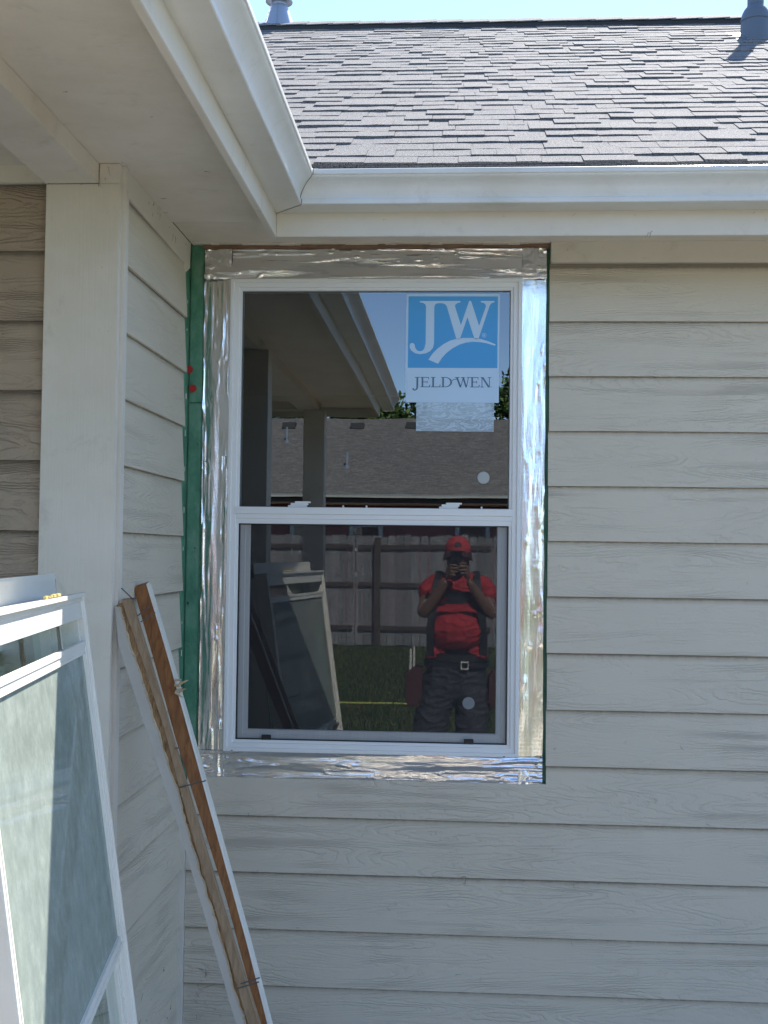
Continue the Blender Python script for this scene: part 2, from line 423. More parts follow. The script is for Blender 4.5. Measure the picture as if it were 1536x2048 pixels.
BOT = [2.4275, 2.2500, 2.0735, 1.8970, 1.7205, 1.5440, 1.3640, 1.1835, 1.0050, .8250, .6455, .4650, .2860, .1075, -.071]
X_R = 4.6
main = thing('siding_wall', 'main lap siding wall around the new window with green sheathing showing at the left corner', 'wall', (1, 0, 0))
# sheathing with a hole for the window
WX0, WX1, WZ0, WZ1 = -.735, .184, 1.045, 2.552
sh = MB().box(-.893, WX0, .024, .04, 0, 2.70).box(WX1, X_R, .024, .04, 0, 2.70).box(WX0, WX1, .024, .04, WZ1, 2.70).box(WX0, WX1, .024, .04, 0, WZ0)
put('sheathing', sh.me('sheathing', M['green'], fix=False), main)
# joint between two sheathing boards, and the loose return on the side wall
put('sheathing_board', boxme('sheathing_board', M['green'], -.888, -.846, .0175, .0235, .93, 2.16), main)
put('sheathing_board', boxme('sheathing_board', M['green'], -.888, -.845, .0170, .0230, 2.163, 2.683), main)
for i, b in enumerate(BOT):
    top = .205 if i else 2.625-b
    if b > .9:
        xs = list(np.linspace(.288+random.uniform(-.002, .002), X_R, 40)); hs = [top]*40
        x0 = 0
    elif b > .8:
        xs = list(np.linspace(-.868, .284, 14))+[.2875]+list(np.linspace(.2876, X_R, 36)); hs = [.945-b+.003*noise.noise((q*9, 3, 1)) for q in xs[:14]]+[.945-b]+[top]*36
    else:
        xs = list(np.linspace(-.868, X_R, 50)); hs = [top]*50
    x_s = xs[0]; xs = [q-x_s for q in xs]
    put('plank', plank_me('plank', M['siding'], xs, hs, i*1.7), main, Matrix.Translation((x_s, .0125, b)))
# the board beside the window that is notched below it (its upper part right of the opening)
put('frieze_board', MB().box(.2895, X_R, -.014, .010, 2.6165, 2.690).me('frieze_board', M['trim'], bevel=.0015), main)
put('rough_header', boxme('rough_header', M['header'], -.846, .2885, .004, .0235, 2.668, 2.6835), main)
ms = []
xx = -.87
while xx < .28:            # torn paint and wood along the cut edge of the soffit
    ww = random.uniform(.02, .09); ms.append((xx, min(xx+ww, .286), random.uniform(.001, .006))); xx += ww
tb = MB()
for a, b, h in ms: tb.box(a, b-.001, -.012-random.random()*.006, .004, 2.684-h, 2.6845)
put('torn_paint', tb.me('torn_paint', M['trim']), main, kind='stuff')
put('corner_strip', boxme('corner_strip', M['trim_v'], -.899, -.869, -.0150, .018, .02, .93), main)

side = thing('side_siding_wall', 'short lap siding side wall between the white corner post and the green sheathing', 'wall', (-.9, -.4, 0))
put('sheathing', boxme('sheathing', M['green'], -.925, -.905, -.79, .03, 0, 2.68, bevel=0), side)
ROTL = Matrix.Rotation(R_(90), 4, 'Z')      # local x -> +y, outward -y -> +x
for i, b in enumerate(BOT):
    end = random.uniform(-.062, -.046) if b > .9 else -.001
    n = 12; xs = list(np.linspace(.033, .80+end, n)); top = .205 if i else 2.610-b
    b2 = b+.002
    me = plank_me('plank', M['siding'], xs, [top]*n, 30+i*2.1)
    if b > .9:                                 # the sawn-off ends wander a little
        for v in me.vertices:
            if v.co.x > .80+end-.001: v.co.x += .006*noise.noise((v.co.z*40, i*3.3, 0))
    put('plank', me, side, Matrix.Translation((-.8985, -.80, b2)) @ ROTL)
fb = MB().prism([(-.7655, 2.614), (-.078, 2.600), (-.068, 2.575), (-.012, 2.600), (-.006, 2.6835), (-.7655, 2.6835)], -.905, -.8855, 'x')
put('sheathing_board', boxme('sheathing_board', M['green'], -.905, -.8925, -.09, .0235, .93, 2.60, bevel=0), side)
put('frieze_board', fb.me('frieze_board', M['trim'], bevel=.001), side)
wc = MB()
for q in range(14):                            # caulk and paint crumbs left along the sawn ends
    z = 1.0+q*.115+random.uniform(-.03, .03)
    wc.box(-.8845, -.8825, -.048, -.0465+random.uniform(0, .003), z, z+random.uniform(.006, .02))
put('caulk_crumbs', wc.me('caulk_crumbs', M['trim']), side, kind='stuff')

porch = thing('porch_siding_wall', 'brownish lap siding wall under the porch roof at the left edge', 'wall', (-2, -.8, 0))
for k in range(15):
    b = 2.4579-.1835*k
    if b < -.1: break
    xs = list(np.linspace(0, 2.6, 24))
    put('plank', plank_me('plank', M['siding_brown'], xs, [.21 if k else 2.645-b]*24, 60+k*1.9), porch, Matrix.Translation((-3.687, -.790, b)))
put('frieze_board', boxme('frieze_board', M['trim'], -3.7, -1.0875, -.815, -.780, 2.637, 2.7085), porch)
put('sheathing', boxme('sheathing', M['trim'], -3.7, -.9, -.780, -.765, 0, 2.68, bevel=0), porch)

post = thing('corner_post', 'cream painted corner post between the brown porch siding and the side wall', 'post', (-.985, -.79, 0))
put('front_board', boxme('front_board', M['trim_v'], -1.0845, -.8885, -.822, -.8005, .02, 2.6305), post)
put('front_board', boxme('front_board', M['trim_v'], -.9440, -.8885, -.8215, -.8005, 2.6306, 2.6835), post)
put('side_board', boxme('side_board', M['trim_v'], -.9045, -.8785, -.8000, -.766, .02, 2.6830), post)

# red cap nails
for (x, y, z) in ((-.8745, .0225, 2.208), (-.8875, .0225, 2.2705)):
    nb = MB()
    ang = [2*math.pi*k/16 for k in range(16)]
    nb.prism([(x+.0125*math.cos(a), z+.0125*math.sin(a)) for a in ang], .008, .0115)
    nb.prism([(x+.004*math.cos(a), z+.004*math.sin(a)) for a in ang], .0065, .0078)
    put('cap_nail', nb.me('cap_nail', M['red_cap'], bevel=.0004), main)

# ------------------------------------------------------------------ eaves
SOF = 2.684; YF = -.33; XF = -.553; FB = 2.619
eave = thing('eaves', 'painted soffits and fascia boards meeting above the window in the inner corner', 'eaves', (0, -.2, SOF))
put('soffit_panel', boxme('soffit_panel', M['soffit'], -.884, X_R+.6, -.256, .03, SOF, SOF+.012, bevel=.001), eave)
put('soffit_panel', boxme('soffit_panel', M['soffit'], XF-.3, X_R+.6, YF+.02, -.2585, SOF+.001, SOF+.012, bevel=.001), eave)
put('soffit_panel', boxme('soffit_panel', M['soffit'], -4.2, XF-.018, -4.42, -.2585, SOF, SOF+.011, bevel=.001), eave)
put('fascia_board', boxme('fascia_board', M['trim'], XF, X_R+.6, YF, YF+.019, FB, 2.80), eave)
put('fascia_board', MB().box(XF-.019, XF, -4.43, YF+.019, FB, 2.80).me('fascia_board', M['trim'], bevel=.0015), eave)
put('fascia_board', boxme('fascia_board', M['trim'], -4.2, XF-.0192, -4.449, -4.43, FB, 2.82), eave)

beam = thing('porch_beam', 'painted porch beam running overhead from the corner post towards the yard', 'beam', (-.97, -2.4, 2.63))
put('beam_board', boxme('beam_board', M['soffit'], -1.0859, -.9442, -4.24, -.8225, 2.6308, 2.6836), beam)
put('beam_board', boxme('beam_board', M['soffit'], -4.1, -1.0862, -4.238, -4.10, 2.631, 2.6834), beam)
for i, y in enumerate((-1.77, -4.17)):
    p = thing('porch_post', ['square porch post behind the leaning old windows', 'far square porch post at the outer end of the porch beam'][i], 'post', (-.973, y, 0), 'square porch posts')
    put('shaft', boxme('shaft', M['trim_v'], -1.043, -.903, y-.07, y+.07, .02, 2.6300, bevel=.003), p)
    put('base_trim', boxme('base_trim', M['trim_v'], -1.060, -.886, y-.087, y+.087, .02, .16, bevel=.003), p)

# gutters: K-style
GZ = 2.690
prof = [(.0005, .100), (.0005, 0), (.084, 0.0015), (.0865, .004), (.0865, .0155), (.0835, .0175), (.0825, .021), (.084, .030), (.088, .040), (.094, .050),
        (.101, .059), (.109, .066), (.1155, .0705), (.1185, .0745), (.1195, .0770), (.1225, .0785), (.1235, .081), (.1235, .0925), (.1205, .0945), (.108, .0945), (.106, .092), (.106, .084)]
def gutter_mesh(kind, far):
    vs = []; fs = []; n = len(prof)
    segs = 24
    for s in range(segs+1):
        t = s/segs
        for d, z in prof:
            wob = .0012*noise.noise((t*9, d*30, 5 if kind == 'main' else 9))
            if kind == 'main':
                a = XF+d; x = a+(far-a)*t; vs.append((x, YF-d-wob, GZ+z+.012*t))
            else:
                a = YF-d; y = a+(far-a)*t; vs.append((XF+d+wob, y, GZ+z+.004*t))
    for s in range(segs):
        for k in range(n-1):
            a = s*n+k; fs.append((a, a+1, a+1+n, a+n))
    me = mesh_('trough', vs, fs, M['gutter'], False)
    for p in me.polygons: p.use_smooth = True
    mod = None
    return me
def sharpen(o, ang=21):
    me = o.data
    bm = bmesh.new(); bm.from_mesh(me)
    for e in bm.edges:
        if len(e.link_faces) == 2 and e.calc_face_angle(0) > R_(ang): e.smooth = False
    bmesh.ops.recalc_face_normals(bm, faces=bm.faces); bm.to_mesh(me); bm.free()
g1 = thing('gutter', 'white gutter running level above the new window below the shingled roof', 'gutter', (2, YF-.06, GZ), 'white eaves gutters')
o = put('trough', gutter_mesh('main', X_R+.6), g1); sharpen(o)
g2 = thing('gutter', 'white gutter running from the inner corner overhead towards the yard', 'gutter', (XF+.06, -2.4, GZ), 'white eaves gutters')
o = put('trough', gutter_mesh('left', -4.70), g2); sharpen(o)
put('end_cap', MB().prism([(XF+d, GZ+z) for d, z in prof[:-2]], -4.703, -4.7005).me('end_cap', M['gutter']), g2)
# corner sleeve with caulk seam and two rivets on the level gutter
vs = []; fs = []; n = len(prof)-3
pts = prof[2:2+n]
n = len(pts)
for s in range(7):
    t = s/6
    for d, z in pts:
        a = XF+d+.0018; x1 = XF+.094+.05+.010*math.sin(z*60)
        x = a+(x1-a)*t; vs.append((x, YF-d-.0018, GZ+z+.0004))
for s in range(6):
    for k in range(n-1): a = s*n+k; fs.append((a, a+1, a+1+n, a+n))
me = mesh_('corner_sleeve', vs, fs, M['gutter'], True)
o = put('corner_sleeve', me, g1); sharpen(o)
sm = MB(); sm.tube([(XF+d+.001, YF-d-.0022, GZ+z) for d, z in prof[2:-3]], .0006, 5)
sm.tube([(XF+.0865, YF-.0865, GZ+.0002), (XF+.001, YF-.001, GZ-.0006)], .0006, 5)
put('seam', sm.me('seam', M['shingle_dark']), g1)
rv = MB()
for dx, z in ((.152, .082), (.142, .066)):
    rv.lathe([(0, .0), (.003, .0005), (.003, .0001)], (0, 0, 0), 8) if False else None
    d = .119 if z > .07 else .112
    rv.add([(XF+dx+.0026*math.cos(a), YF-d-.0045, GZ+z+.0026*math.sin(a)) for a in [k*math.pi/4 for k in range(8)]]+[(XF+dx, YF-d-.0062, GZ+z)],
           [(k, (k+1) % 8, 8) for k in range(8)])
put('rivet', rv.me('rivet', M['gutter']), g1)
for x in np.arange(.1, X_R, .75):
    put('hanger', boxme('hanger', M['galv'], x, x+.02, YF-.118, YF-.002, GZ+.080, GZ+.088), g1)

# ------------------------------------------------------------------ roof
TH = R_(29.75); Y0, Z0R, PITCH = -.40, 2.806, .100
cs, sn = math.cos(TH), math.sin(TH)
ROOFM = Matrix.Translation((0, Y0, Z0R)) @ Matrix.Rotation(TH, 4, 'X')      # local: x, y up-slope, z normal
NR = 37; SLEN = NR*PITCH
roof = thing('shingle_roof', 'grey brown asphalt shingle roof slope above the gutter and the window', 'roof', (1, 1.2, 3.7))
YR = Y0+SLEN*cs; ZR = Z0R+SLEN*sn
dk = MB(); dk.add([(-5, Y0+.01, Z0R-.012), (X_R+.6, Y0+.01, Z0R-.012), (X_R+.6, YR, ZR-.012), (-5, YR, ZR-.012), (X_R+.6, 2*YR-Y0, Z0R-.012), (-5, 2*YR-Y0, Z0R-.012)],
                  [(0, 1, 2, 3), (3, 2, 4, 5)])
put('roof_deck', dk.me('roof_deck', M['shingle_dark'], fix=False), roof)
put('drip_edge', boxme('drip_edge', M['shingle_dark'], XF+.03, X_R+.6, Y0+.012, Y0+.06, Z0R-.03, Z0R-.0135, bevel=0), roof)
# shared tab shapes
def tab_mesh(wd, th, skew, i):
    ln = PITCH*1.9; th0 = th
    n = max(2, int(wd/.05)); vs = []; fs = []
    for k in range(n+1):
        x = wd*k/n; lift = .0022*noise.noise((x*14, i*3.7, 1))+.0012; sk = skew*(1 if k == n else 0)
        jag = .0008*noise.noise((x*40, i*2.3, 8))
        vs += [(x, jag, 0.001), (x, jag, th0+lift), (x+sk*.4, ln, .0016), (x+sk*.4, ln, -.003)]
    for k in range(n):
        for q in range(3): a = k*4+q; fs.append((a, a+4, a+5, a+1))
    fs += [(0, 1, 2, 3), (n*4+3, n*4+2, n*4+1, n*4)]
    me = mesh_('shingle', vs, fs, M['shingle'])
    bm = bmesh.new(); bm.from_mesh(me); bmesh.ops.recalc_face_normals(bm, faces=bm.faces); bm.to_mesh(me); bm.free()
    tone(me, [i*.137 % 1.0]*len(me.polygons)); return me
rr = random.Random(11)
TABS = []
for i in range(30):
    wd = rr.uniform(.065, .17); TABS.append((wd, tab_mesh(wd, [.0036, .0078, .0046, .0062, .0094][i % 5], rr.uniform(-.006, .006), i)))
rest_v, rest_f, rest_t = [], [], []
count = 0
WINX0 = XF-.06
for r in range(NR):
    y = r*PITCH-.004
    x = -.75 if r < 12 else -2.6
    x = min(x, -.75-r*PITCH*.9)
    # lower laminate: long strips
    bx = x-.3+rr.random()*.5
    while bx < X_R+.6:
        wl = rr.uniform(.55, 1.0); th = .0045+rr.random()*.002; jy = rr.uniform(-.001, .001)
        b = MB().box(bx, bx+wl-.002, y+jy, y+PITCH*1.7, -.002, th)
        k = len(rest_v); rest_v += b.v; rest_f += [tuple(i+k for i in f) for f in b.f]; rest_t += [rr.random()]*6
        bx += wl
    while x < X_R+.55:
        wd, me = rr.choice(TABS)
        gap = rr.choice([.001, .0015])
        jy = rr.uniform(-.0007, .0007); rz = rr.uniform(-.003, .003)
        lm = Matrix.Translation((x, y+jy, .0042+rr.uniform(0, .002))) @ Matrix.Rotation(rz, 4, 'Z')
        zpix = (-.72-r*.045) < x < 1.45+r*.05
        if zpix and count < 300 and r < 26:
            put('shingle', me, roof, ROOFM @ lm); count += 1
        else:
            k = len(rest_v); rest_v += [tuple(lm @ v.co) for v in me.vertices]
            rest_f += [tuple(i+k for i in p.vertices) for p in me.polygons]; rest_t += [rr.random()]*len(me.polygons)
        x += wd+gap
me = mesh_('shingle_courses', rest_v, rest_f, M['shingle']); tone(me, rest_t)
put('shingle_courses', me, roof, ROOFM, kind='stuff')
# ridge vent and caps
put('ridge_vent', MB().prism([(YR-.13, ZR-.062), (YR-.128, ZR-.034), (YR, ZR+.034), (YR+.128, ZR-.034), (YR+.13, ZR-.062), (YR, ZR+.0)], -4.5, X_R+.6, 'x').me('ridge_vent', M['shingle_dark']), roof)
x = -2.2; capm = []
for i in range(4):
    b = MB(); t = .004+.002*i/3
    b.prism([(-.136, -.040), (-.136, -.040+t), (0, .034+t), (.136, -.040+t), (.136, -.040), (0, .034)], 0, .17, 'x')
    me_ = b.me('ridge_cap', M['shingle']); tone(me_, [i*.27]*len(me_.polygons)); capm.append(me_)
while x < X_R+.4:
    mm = Matrix.Translation((x, YR, ZR+.002)) @ Matrix.Rotation(R_(-1.4+rr.uniform(-.7, .7)), 4, 'Y')
    put('ridge_cap', rr.choice(capm), roof, mm); x += .145
# the wing's own roof, rising to the left of its gutter
wing = thing('porch_roof', 'shingled porch roof slope rising to the left behind the overhead gutter', 'roof', (-2.5, -2.3, 3.4))
XG = XF+.07; WL = 2.6
wv = MB(); wv.add([(XG, -4.5, Z0R), (XG, YF+.02, Z0R), (XG-WL*cs, YF+.02+2.2, Z0R+WL*sn), (XG-WL*cs, -4.5, Z0R+WL*sn), (XG-2*WL*cs, -4.5, Z0R), (XG-2*WL*cs, 2.0, Z0R),
                   (XG, -4.5, Z0R-.02), (XG-2*WL*cs, -4.5, Z0R-.02)], [(0, 1, 2, 3), (3, 2, 5, 4), (0, 3, 4, 7, 6)])
me = wv.me('roof_slope', M['shingle'], fix=False); tone(me, [.2, .5, .5]); put('roof_slope', me, wing)
put('rake_board', MB().prism([(XG, Z0R), (XG-WL*cs, Z0R+WL*sn), (XG-2*WL*cs, Z0R), (XG-2*WL*cs, Z0R-.09), (XG-WL*cs, Z0R+WL*sn-.09), (XG, Z0R-.09)], -4.46, -4.44).me('rake_board', M['trim']), wing)

# roof vents
def roofpt(x, y): return Vector((x, y, Z0R+(y-Y0)*math.tan(TH)))
fl = thing('roof_flue', 'galvanised flue with cone flashing and storm collar by the ridge at the left', 'flue', roofpt(-1.045, 2.79), 'round roof vents')
c = roofpt(-1.045, 2.80)
def cone_on_roof(c, r0, r1, h, seg=28):
    vs = []; fs = []
    for k in range(seg):
        a = 2*math.pi*k/seg; x, y = r0*math.cos(a), r0*math.sin(a); vs.append((c.x+x, c.y+y, c.z+y*math.tan(TH)+.006))
    for k in range(seg):
        a = 2*math.pi*k/seg; vs.append((c.x+r1*math.cos(a), c.y+r1*math.sin(a), c.z+h))
    for k in range(seg): fs.append((k, (k+1) % seg, (k+1) % seg+seg, k+seg))
    return vs, fs
vs, fs = cone_on_roof(c, .093, .048, .135); put('cone_flashing', MB().add(vs, fs).me('cone_flashing', M['galv'], True), fl)
fp = MB(); q = .16
fp.add([(c.x+sx_*q, c.y+sy_*q, c.z+sy_*q*math.tan(TH)+.014) for sx_, sy_ in ((-1, -1), (1, -1), (1, 1), (-1, 1))], [(0, 1, 2, 3)])
put('flashing_sheet', fp.me('flashing_sheet', M['galv']), fl)
put('seam', MB().tube([(c.x, c.y-.094, c.z-.04), (c.x, c.y-.0485, c.z+.135)], .0018, 5).me('seam', M['galv']), fl)
put('pipe', MB().lathe([(.043, .12), (.043, .60), (0, .60)], c, 28).me('pipe', M['galv'], True), fl)
put('storm_collar', MB().lathe([(.044, .195), (.078, .160), (.076, .157), (.044, .178)], c, 28).me('storm_collar', M['galv'], True), fl)
bc = MB()
bc.lathe([(.046, .136), (.046, .142)], c, 28); put('band', bc.me('band', M['galv'], True), fl)
f2 = thing('roof_vent', 'round vent half hidden behind the overhead gutter at the ridge', 'vent', roofpt(-1.40, 2.85), 'round roof vents')
c2 = roofpt(-1.36, 2.9)
put('pipe', MB().lathe([(.075, 0), (.075, .24), (.06, .27), (0, .27)], c2, 24).me('pipe', M['galv'], True), f2)
put('base', MB().lathe([(.11, -.04), (.09, .05), (.075, .06)], c2, 24).me('base', M['galv'], True), f2)
f3 = thing('vent_pipe', 'dark painted vent pipe with a fat boot near the right edge of the roof', 'vent pipe', roofpt(1.46, 2.13))
c3 = roofpt(1.462, 2.16)
put('boot', MB().lathe([(.076, -.05), (.071, .10), (.066, .125), (.055, .148), (.043, .160), (.041, .17), (.0, .17)], c3, 32).me('boot', M['pipe'], True), f3)
put('boot_rim', MB().lathe([(.0745, .085), (.0755, .09), (.0735, .096)], c3, 32).me('boot_rim', M['pipe'], True), f3)
put('pipe', MB().lathe([(.040, .15), (.040, .46), (.034, .46), (.034, .2)], c3, 32).me('pipe', M['pipe'], True), f3)
fp = MB(); fp.add([(c3.x+a, c3.y+b, c3.z+b*math.tan(TH)+.013) for a, b in ((-.11, -.12), (.11, -.12), (.11, .16), (-.11, .16))], [(0, 1, 2, 3)])
put('flashing_sheet', fp.me('flashing_sheet', M['pipe']), f3)

# ------------------------------------------------------------------ the new window
win = thing('new_window', 'new white vinyl single hung window with blue label on its upper pane', 'window', (-.275, 0, 1.03))
FX0, FX1, FZ0, FZ1 = -.750, .1992, 1.0305, 2.5655
frame = MB().ring(FX0, FX1, FZ0, FZ1, [(0, .045), (0, -.0125), (.0015, -.014), (.011, -.014), (.0125, -.0125), (.0125, -.008), (.0265, -.0075), (.028, -.006), (.028, -.0025), (.0355, -.002), (.037, -.0005), (.037, .045)])
me = frame.me('frame', M['vinyl']); put('frame', me, win)
# mitre joints: hair lines at the corners
GX0, GX1 = FX0+.037, FX1-.037
rail = MB().prism([(.030, 1.8205), (-.0085, 1.8205), (-.010, 1.8190), (-.010, 1.7990), (-.0085, 1.7975), (-.0065, 1.7965), (-.0065, 1.7835), (-.004, 1.7820), (-.004, 1.7665), (.030, 1.7665)], FX0+.0270, FX1-.0270, 'x')
put('meeting_rail', rail.me('meeting_rail', M['vinyl']), win)
def pane(name, x0, x1, z0, z1, y, mt):
    n = 2
    return mesh_(name, [(x0, y, z0), (x1, y, z0), (x1, y, z1), (x0, y, z1)], [(0, 1, 2, 3)], mt)
put('upper_glass', pane('upper_glass', GX0, GX1, 1.821, FZ1-.037, .014, M['glass']), win)
put('glazing_gasket', MB().ring(GX0+.0002, GX1-.0002, 1.8207, FZ1-.0372, [(0, .0105), (.0022, .0110), (.0022, .0138)]).me('glazing_gasket', mat('grey_gasket', (.10, .11, .12), .5)), win)
# lower sash behind the screen
sash = MB().ring(GX0+.003, GX1-.003, 1.066, 1.7995, [(0, .028), (0, .014), (.002, .0125), (.0175, .0125), (.019, .0145), (.0315, .0145), (.0335, .019), (.0335, .028)])
me = sash.me('lower_sash', M['vinyl']); put('lower_sash', me, win)
put('lower_glass', pane('lower_glass', GX0+.034, GX1-.034, 1.098, 1.768, .023, M['glass']), win)
scr = put('insect_screen', pane('insect_screen', GX0+.003, GX1-.003, 1.070, 1.7645, .0035, M['screen']), win)
sub('screen_frame', MB().ring(GX0+.0006, GX1-.0006, 1.0678, 1.7662, [(0, .008), (0, .001), (.0034, .001), (.0034, .008)]).me('screen_frame', M['black']), scr)
for x in (-.6274, .0255):
    sub('pull_tab', boxme('pull_tab', M['black'], x, x+.0305, -.0015, .003, 1.0665, 1.0840, bevel=.001), scr)
for x in (-.553, -.062):            # sash locks standing on the meeting rail
    lk = MB().box(x, x+.062, .002, .013, 1.8206, 1.8275).box(x+.008, x+.066, .004, .0125, 1.8275, 1.8345).box(x+.022, x+.074, .003, .012, 1.8345, 1.8400)
    put('sash_lock', lk.me('sash_lock', M['vinyl'], bevel=.0015), win)
for x in (-.376, -.30, .072):
    put('latch', boxme('latch', M['vinyl'], x, x+.006, .004, .012, 1.8206, 1.8290), win)
for x, z, r, mt, y in ((.0805, 1.9225, .0195, M['disc'], .0132), (.0395, 1.1955, .0195, M['disc_low'], .0222)):
    put('round_sticker', MB().prism([(x+r*math.cos(a), z+r*math.sin(a)) for a in [2*math.pi*k/36 for k in range(36)]], y-.0003, y+.0003).me('round_sticker', mt), win)
wh = MB()
for x in (-.724, .150): wh.box(x, x+.006, -.0150, -.0130, 1.0325, 1.0345)
put('weep_slot', wh.me('weep_slot', M['black']), win)

# label: coordinates measured in a 1387-wide drawing of it
def lab(zx, zy):
    v_ = (zy-105)/1437.0; u__ = (zx-88+13*v_)/1234.0
    return (-.1745+u__*.3020, 2.5205-v_*.3545)
def flat(polys, y, mt, name):
    b = MB()
    for p in polys:
        q = [lab(*t) for t in p]; tri = tessellate_polygon([[Vector((a, b_, 0)) for a, b_ in q]])
        b.add([(a, y, b_) for a, b_ in q], [tuple(t) for t in tri])
    me = b.me(name, mt, fix=False)
    bm = bmesh.new(); bm.from_mesh(me)
    for f in bm.faces:
        f.normal_update()
        if f.normal.y > 0: f.normal_flip()
    bm.to_mesh(me); bm.free(); return me
YL = .0130
stick = put('label', MB().prism([lab(88, 105), lab(1322, 105), lab(1308, 1545), lab(75, 1542)], YL, YL+.0004).me('label', M['label_white']), win)
sub('clear_strip', flat([[(218, 1546), (1248, 1546), (1240, 1925), (215, 1920)]], YL+.0002, M['film'], 'clear_strip'), stick)
sub('blue_square', flat([[(112, 137), (1298, 140), (1288, 1086), (104, 1086)]], YL-.0003, M['label_blue'], 'blue_square'), stick)
JW = [(262, 200), (802, 200), (802, 218), (770, 225), (742, 240), (728, 262), (733, 285), (808, 520), (915, 205), (925, 197), (944, 205), (1048, 530), (1138, 275), (1132, 243), (1112, 228), (1072, 218), (1072, 200), (1252, 200), (1252, 218),
      (1215, 228), (1190, 258), (1040, 705), (988, 705), (895, 415), (795, 705), (748, 705), (622, 275), (605, 248), (570, 232), (530, 228), (490, 232), (466, 245), (455, 275), (452, 760), (438, 820), (400, 865), (340, 895), (265, 906), (200, 893), (150, 858),
      (127, 815), (130, 775), (150, 758), (178, 760), (194, 778), (198, 808), (212, 840), (238, 862), (268, 868), (300, 858), (325, 825), (340, 760), (345, 275), (335, 243), (305, 226), (262, 218)]
SW = [(378, 978), (430, 900), (500, 830), (580, 770), (660, 727), (750, 700), (850, 689), (950, 689), (1060, 701), (1160, 730), (1268, 775), (1258, 791), (1150, 760), (1050, 744), (960, 740), (880, 750), (790, 777), (700, 825), (620, 885), (560, 950), (505, 1032)]
def ringpoly(cx, cy, r0, r1, a0=0, a1=360, n=28):
    A = [R_(a0+(a1-a0)*k/n) for k in range(n+1)]
    return [(cx+r1*math.cos(a), cy+r1*math.sin(a)) for a in A]+[(cx+r0*math.cos(a), cy+r0*math.sin(a)) for a in reversed(A)]
REG = [ringpoly(1115, 655, 24, 29, 0, 359.5), [(1107, 641), (1113, 641), (1113, 669), (1107, 669)], [(1113, 641), (1123, 645), (1123, 653), (1113, 657), (1113, 652), (1118, 650), (1118, 648), (1113, 646)], [(1113, 656), (1119, 654), (1126, 669), (1119, 669)]]
sub('logo_letters', flat([JW, SW]+REG, YL-.0006, M['label_white'], 'logo_letters'), stick)
T, B_, s = 1208, 1342, 9
def rect(x0, y0, x1, y1): return [(x0, y0), (x1, y0), (x1, y1), (x0, y1)]
def para(xt, xb, w_, y0=T, y1=B_): return [(xt, y0), (xt+w_, y0), (xb+w_, y1), (xb, y1)]
LT = [rect(200, T, 262, T+s), [(220, T), (244, T), (242, 1345), (232, 1370), (212, 1386), (190, 1388), (168, 1376), (166, 1360), (176, 1354), (186, 1360), (192, 1374), (206, 1372), (218, 1350)],
      rect(272, T, 385, T+s), rect(288, T, 310, B_), rect(272, B_-s, 398, B_), rect(310, 1268, 365, 1277), rect(376, T, 385, T+30), rect(358, 1256, 366, 1290), [(398, B_), (386, B_), (392, B_-34), (402, B_-34)],
      rect(412, T, 470, T+s), rect(430, T, 452, B_), rect(412, B_-s, 535, B_), [(535, B_), (524, B_), (528, B_-36), (538, B_-36)],
      rect(545, T, 600, T+s), rect(562, T, 584, B_), rect(545, B_-s, 600, B_), ringpoly(600, 1275, 57, 67, -90, 90) and [(600+92*math.cos(R_(a)), 1275+67*math.sin(R_(a))) for a in range(-90, 91, 10)]+[(600+68*math.cos(R_(a)), 1275+58*math.sin(R_(a))) for a in range(90, -91, -10)],
      [(690, 1252), (705, 1238), (730, 1231), (768, 1233), (770, 1240), (732, 1240), (712, 1247), (698, 1258)],
      rect(728, T, 790, T+s), para(742, 792, 24), para(836, 800, 10), rect(800, T, 852, T+s) and para(826, 868, 22), para(905, 876, 10), rect(888, T, 925, T+s), rect(812, T, 860, T+s),
      rect(930, T, 1040, T+s), rect(946, T, 968, B_), rect(930, B_-s, 1052, B_), rect(968, 1268, 1020, 1277), rect(1031, T, 1040, T+30), rect(1014, 1256, 1022, 1290), [(1052, B_), (1041, B_), (1046, B_-34), (1056, B_-34)],
      rect(1068, T, 1100, T+s), rect(1082, T, 1092, B_), rect(1066, B_-s, 1110, B_), para(1080, 1166, 26), rect(1180, T, 1190, B_), rect(1162, T, 1208, T+s), rect(1202, B_-10, 1213, B_)]
sub('lettering', flat(LT, YL-.0005, M['label_ink'], 'lettering'), stick)

# dark room behind the glass
rm = MB().box(-1.6, 1.3, .06, 3.2, .02, 2.6)
me = mesh_('room', rm.v, [f for i, f in enumerate(rm.f) if i != 2], M['dark'])
tag(put('room', me), kind='structure')
cl = MB().ring(-1.6, 1.3, .02, 2.6, [(0, .06), (.86, .06)])
rb = MB().box(-1.6, WX0, .055, .062, .02, 2.6).box(WX1, 1.3, .055, .062, .02, 2.6).box(WX0, WX1, .055, .062, WZ1, 2.6).box(WX0, WX1, .055, .062, .02, WZ0)
tag(put('room_wall', rb.me('room_wall', M['dark'], fix=False)), kind='structure')

